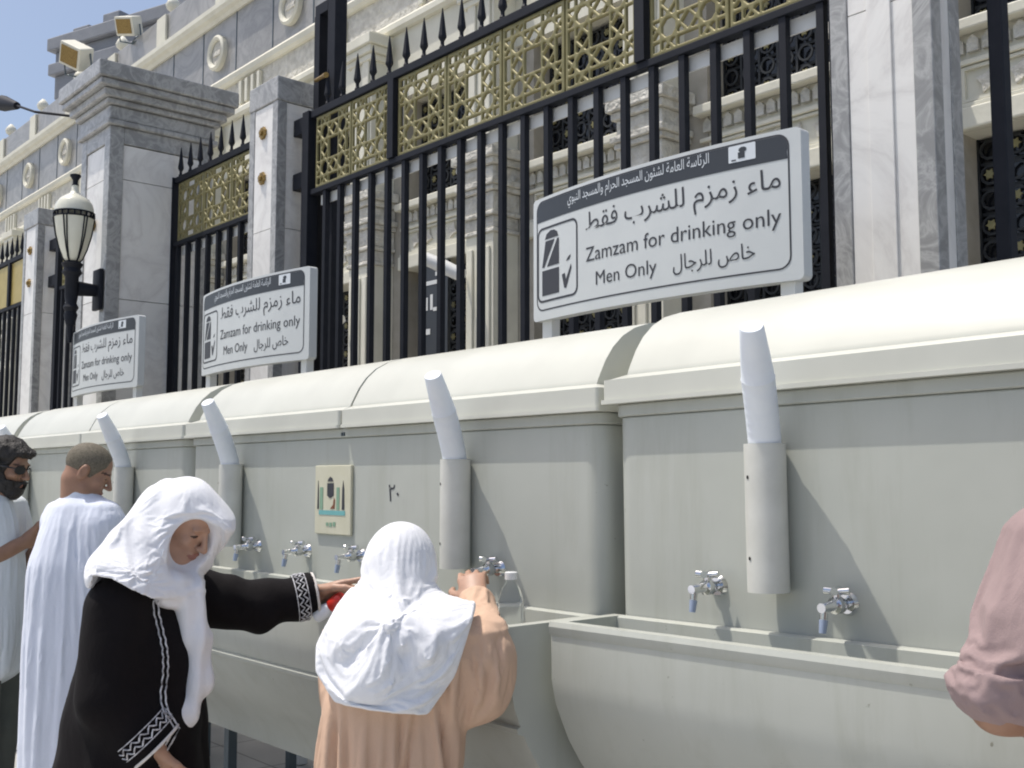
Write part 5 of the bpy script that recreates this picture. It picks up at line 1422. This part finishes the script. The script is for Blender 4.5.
def f_trousers(P):
    d = chain(P, [((-0.065, 0, 0.95), 0.10), ((-0.065, 0, 0.82), 0.115)], 0.03, ((0, 1, 0), 1.4))
    for s in (-0.10, 0.10): d = smin(d, chain(P, [((-0.068, s, 0.86), 0.105), ((-0.055, s, 0.48), 0.085), ((-0.075, s, 0.09), 0.075)], 0.03), 0.03)
    return smax(d, 0.07 - P[:, 2], 0.006) + wrinkle(P, 0.005, 6, 21)
iso("trousers", f_trousers, (-0.26, -0.28, 0.0), (0.12, 0.28, 1.06), 0.0085, TROUS, m4)
def f_hair(P):
    q = H4.q(P); m_ = np.stack([q[:, 0], np.abs(q[:, 1]), q[:, 2]], 1)
    top = np.maximum(H4.d(P) - 0.009 - 0.012 * np.clip((q[:, 2] - 0.03) / 0.06, 0, 1) - 0.006 * vnoise(P * np.array([50, 90, 60]), 3), -(q[:, 2] - (-0.035 + 0.095 * np.clip((q[:, 0] - 0.022) / 0.04, 0, 1) - 0.03 * np.clip((-0.03 - q[:, 0]) / 0.04, 0, 1))))
    tuft = ell(q, (0.078, 0.0, 0.082), (0.034, 0.050, 0.020)) + 0.010 * vnoise(P * 75, 9)
    top = smin(top, tuft, 0.015)
    bd = np.maximum(H4.d(P) - 0.012 - 0.004 * vnoise(P * 70, 5), q[:, 2] - np.where(q[:, 0] > 0.045, -0.046, -0.046 + np.clip((0.045 - q[:, 0]) / 0.03, 0, 1) * 0.05))
    bd = np.maximum(np.maximum(bd, -(q[:, 0] + 0.012)), -ell(q, (0.10, 0, -0.064), (0.03, 0.024, 0.013)))
    bd = np.minimum(bd, ell(q, (0.060, 0, -0.112), (0.035, 0.035, 0.026)) + 0.004 * vnoise(P * 80, 2))
    ear = ell(m_, (-0.012, 0.079, -0.006), (0.026, 0.024, 0.037))
    return np.maximum(np.minimum(top, bd), -ear)
hr = iso("hair", f_hair, (-0.18, -0.14, 1.42), (0.16, 0.14, 1.78), 0.0042, HAIR, m4); hr["label"] = "short black hair and full beard"
mb = MB()
for s in (-1, 1):
    pr = [(H4.at(0.096 - 0.02 * abs(math.cos(2 * math.pi * i / 16) * 0.5 + 0.5), s * (0.034 + 0.027 * math.cos(2 * math.pi * i / 16)), 0.004 + 0.020 * math.sin(2 * math.pi * i / 16))) for i in range(16)]
    A = [mb.bm.verts.new(p) for p in pr]; B = [mb.bm.verts.new(p - H4.f * 0.004) for p in pr]
    mb.bm.faces.new(A); mb.bm.faces.new(B[::-1])
    for i in range(16): mb.bm.faces.new((A[i], A[(i + 1) % 16], B[(i + 1) % 16], B[i]))
    mb.tube([H4.at(0.078, s * 0.064, 0.010), H4.at(0.03, s * 0.083, 0.010), H4.at(-0.02, s * 0.086, 0.004)], 0.0035, 6)
mb.tube([H4.at(0.10, 0.010, 0.012), H4.at(0.104, 0, 0.014), H4.at(0.10, -0.010, 0.012)], 0.0025, 6)
mb.build("sunglasses", new_mat('dark_lens', (0.01, 0.01, 0.012), 0.08)[0], m4, 40)

# --- man in a dusty pink shirt, cut by the right edge
H5 = Head((0.215, 0.10, 1.640), 45, 22, 1.0)
s5L, e5L, c5L = (0.030, 0.030, 1.440), (-0.066, 0.015, 1.222), (0.120, 0.055, 1.172)
s5R, e5R, c5R = (0.34, -0.16, 1.430), (0.40, -0.12, 1.16), (0.42, 0.12, 1.22)
d5 = unit(np.subtract(c5L, e5L))
def f_body5(P):
    d = smin(H5.d(P), cap(P, H5.at(-0.025, 0, -0.05), (0.185, -0.05, 1.46), 0.058, 0.066), 0.025)
    d = smin(d, chain(P, [((0.185, -0.055, 1.38), 0.085), ((0.19, -0.06, 1.10), 0.09), ((0.19, -0.06, 0.9), 0.09)], 0.03, ((0.75, -0.66, 0), 1.25)), 0.04)
    for s in (-0.10, 0.10): d = smin(d, chain(P, [((0.19 + s * 0.75, -0.06 - s * 0.66, 0.9), 0.085), ((0.20 + s * 0.75, -0.05 - s * 0.66, 0.48), 0.058), ((0.19 + s * 0.75, -0.06 - s * 0.66, 0.08), 0.042)]), 0.03); d = smin(d, cap(P, (0.18 + s * 0.75, -0.08 - s * 0.66, 0.045), (0.30 + s * 0.75, 0.05 - s * 0.66, 0.032), 0.042, 0.030), 0.03)
    for a, b_, c_ in ((s5R, e5R, c5R), (s5L, e5L, c5L)): d = smin(d, chain(P, [(a, 0.042), (b_, 0.038), (c_, 0.030)]), 0.015)
    d = smin(d, hand_d(P, c5L, (0.8, 0.3, -0.1), (0.3, 0.5, -0.6), (0.2, -0.2, 0.8), (0.5, 0.5, 0.55, 0.6), 0.5, 1.08), 0.012)
    d = smin(d, hand_d(P, c5R, (0.3, 0.9, 0.2), (-0.5, 0.2, -0.8), (-0.8, 0.2, 0.3), (0.5, 0.5, 0.55, 0.6), 0.5, 1.08), 0.012)
    return d
m5 = person("man in dusty pink shirt with rolled sleeve, cut by the right edge", (-0.690, 1.648), f_body5, (-0.20, -0.40, 0.0), (0.62, 0.36, 1.82), 0.0056, SK_M, H5)
def f_shirt5(P):
    fl = ((0.75, -0.66, 0), 1.32)
    d = chain(P, [((0.185, -0.055, 1.39), 0.105), ((0.19, -0.06, 1.22), 0.132), ((0.19, -0.06, 0.86), 0.135)], 0.05, fl)
    d = smin(d, cap(P, s5L, s5R, 0.072, 0.072), 0.05)
    d = smin(d, cap(P, (0.185, -0.055, 1.40), (0.19, -0.045, 1.50), 0.11, 0.066), 0.04)
    d = smax(d, 0.80 - P[:, 2], 0.006) + ripple(P, (0.19, -0.06), 6, 0.007, 1.3, 0.9, 3.0, 0.3)
    x, z = P[:, 0], P[:, 2]; sd_ = np.clip((0.04 - P[:, 1]) / 0.03, 0, 1)
    ar = chain(P, [(s5L, 0.070), ((-0.022, 0.025, 1.345), 0.067), ((-0.070, 0.018, 1.255), 0.064)], 0.03) + wrinkle(P, 0.005, 10, 33, (1, 1, 0.6))
    for pl, am, wa, wb in (([(-0.02, 1.50), (-0.055, 1.40), (-0.07, 1.26)], 0.009, 0.006, 0.014), ([(0.02, 1.50), (0.0, 1.40), (-0.02, 1.27)], 0.010, 0.006, 0.016), ([(0.04, 1.47), (0.02, 1.38), (0.03, 1.26)], 0.011, 0.006, 0.014), ([(-0.11, 1.40), (-0.06, 1.35), (0.0, 1.36)], 0.007, 0.006, 0.012), ([(-0.14, 1.31), (-0.08, 1.31), (-0.03, 1.345)], 0.008, 0.007, 0.012)):
        ar = ar + ridge(x, z, pl, am, wa, wb) * sd_
    cuff = cap(P, (-0.088, 0.012, 1.252), (0.012, 0.035, 1.222), 0.052, 0.062)
    cuff = cuff + wrinkle(P, 0.005, 15, 37)
    for pl, am, wa, wb in (([(-0.15, 1.29), (-0.08, 1.262), (0.0, 1.29), (0.06, 1.30)], 0.010, 0.005, 0.010), ([(-0.12, 1.27), (-0.08, 1.215), (0.0, 1.19), (0.06, 1.20)], 0.011, 0.005, 0.011), ([(-0.09, 1.275), (-0.055, 1.235), (0.01, 1.222), (0.05, 1.235)], 0.010, 0.004, 0.009), ([(-0.14, 1.25), (-0.10, 1.21), (-0.05, 1.175)], 0.009, 0.005, 0.010)):
        cuff = cuff + ridge(x, z, pl, am, wa, wb) * sd_
    ar = smin(ar, cuff, 0.010)
    d = smin(d, ar, 0.025)
    ar2 = chain(P, [(s5R, 0.078), (e5R, 0.072), (c5R, 0.05)], 0.04)
    return smin(d, ar2, 0.03) + wrinkle(P, 0.003, 9, 39)
drape("shirt", f_shirt5, (-0.24, -0.44, 0.72), (0.60, 0.32, 1.62), 0.0085, PINK, m5, inset=0.020, grow=0.11, frames=18, bend=0.08, grav=0.5, pin=lambda P: np.maximum(np.clip((P[:, 2] - 1.47) / 0.02, 0, 1), 0.8 * np.clip((0.085 - np.linalg.norm((P - np.array([-0.04, 0.02, 1.225])) * np.array([0.75, 1, 1]), axis=1)) / 0.02, 0, 1)))
def f_trousers5(P):
    d = chain(P, [((0.19, -0.06, 0.95), 0.10), ((0.19, -0.06, 0.82), 0.115)], 0.03, ((0.75, -0.66, 0), 1.3))
    for s in (-0.10, 0.10): d = smin(d, chain(P, [((0.19 + s * 0.75, -0.06 - s * 0.66, 0.86), 0.105), ((0.20 + s * 0.75, -0.05 - s * 0.66, 0.48), 0.085), ((0.19 + s * 0.75, -0.06 - s * 0.66, 0.09), 0.075)], 0.03), 0.03)
    return smax(d, 0.07 - P[:, 2], 0.006) + wrinkle(P, 0.005, 6, 23)
iso("trousers", f_trousers5, (-0.04, -0.34, 0.0), (0.42, 0.24, 1.06), 0.0095, TROUS, m5)
def f_hair5(P):
    q = H5.q(P)
    line = q[:, 2] - (0.0 + 0.062 * np.clip((q[:, 0] + 0.015) / 0.05, 0, 1) - 0.055 * np.clip((-0.03 - q[:, 0]) / 0.05, 0, 1))
    m_ = np.stack([q[:, 0], np.abs(q[:, 1]), q[:, 2]], 1)
    return np.maximum(np.maximum(H5.d(P) - 0.010 - 0.004 * vnoise(P * 60, 3), -line), -ell(m_, (-0.012, 0.079, -0.006), (0.026, 0.024, 0.037)))
iso("hair", f_hair5, (0.06, -0.06, 1.50), (0.38, 0.26, 1.82), 0.0055, HAIR, m5)

# clear bottle standing at the end of the second trough
cb = thing("water_bottle", "clear plastic water bottle under the tap by the peach sleeve", "bottle", (-2.13, 1.868, 1.125), 0)
mb = MB(); mb.lathe([(0.028, 0.0), (0.033, 0.006), (0.033, 0.05), (0.031, 0.055), (0.033, 0.06), (0.033, 0.115), (0.026, 0.142), (0.014, 0.160), (0.0135, 0.168)], n=20); mb.build("bottle_body", M['clear'], cb, 50)
mb = MB(); mb.lathe([(0.0165, 0.1685), (0.0165, 0.186), (0.014, 0.188)], n=16); mb.build("cap", M['offwhite'], cb, 40)
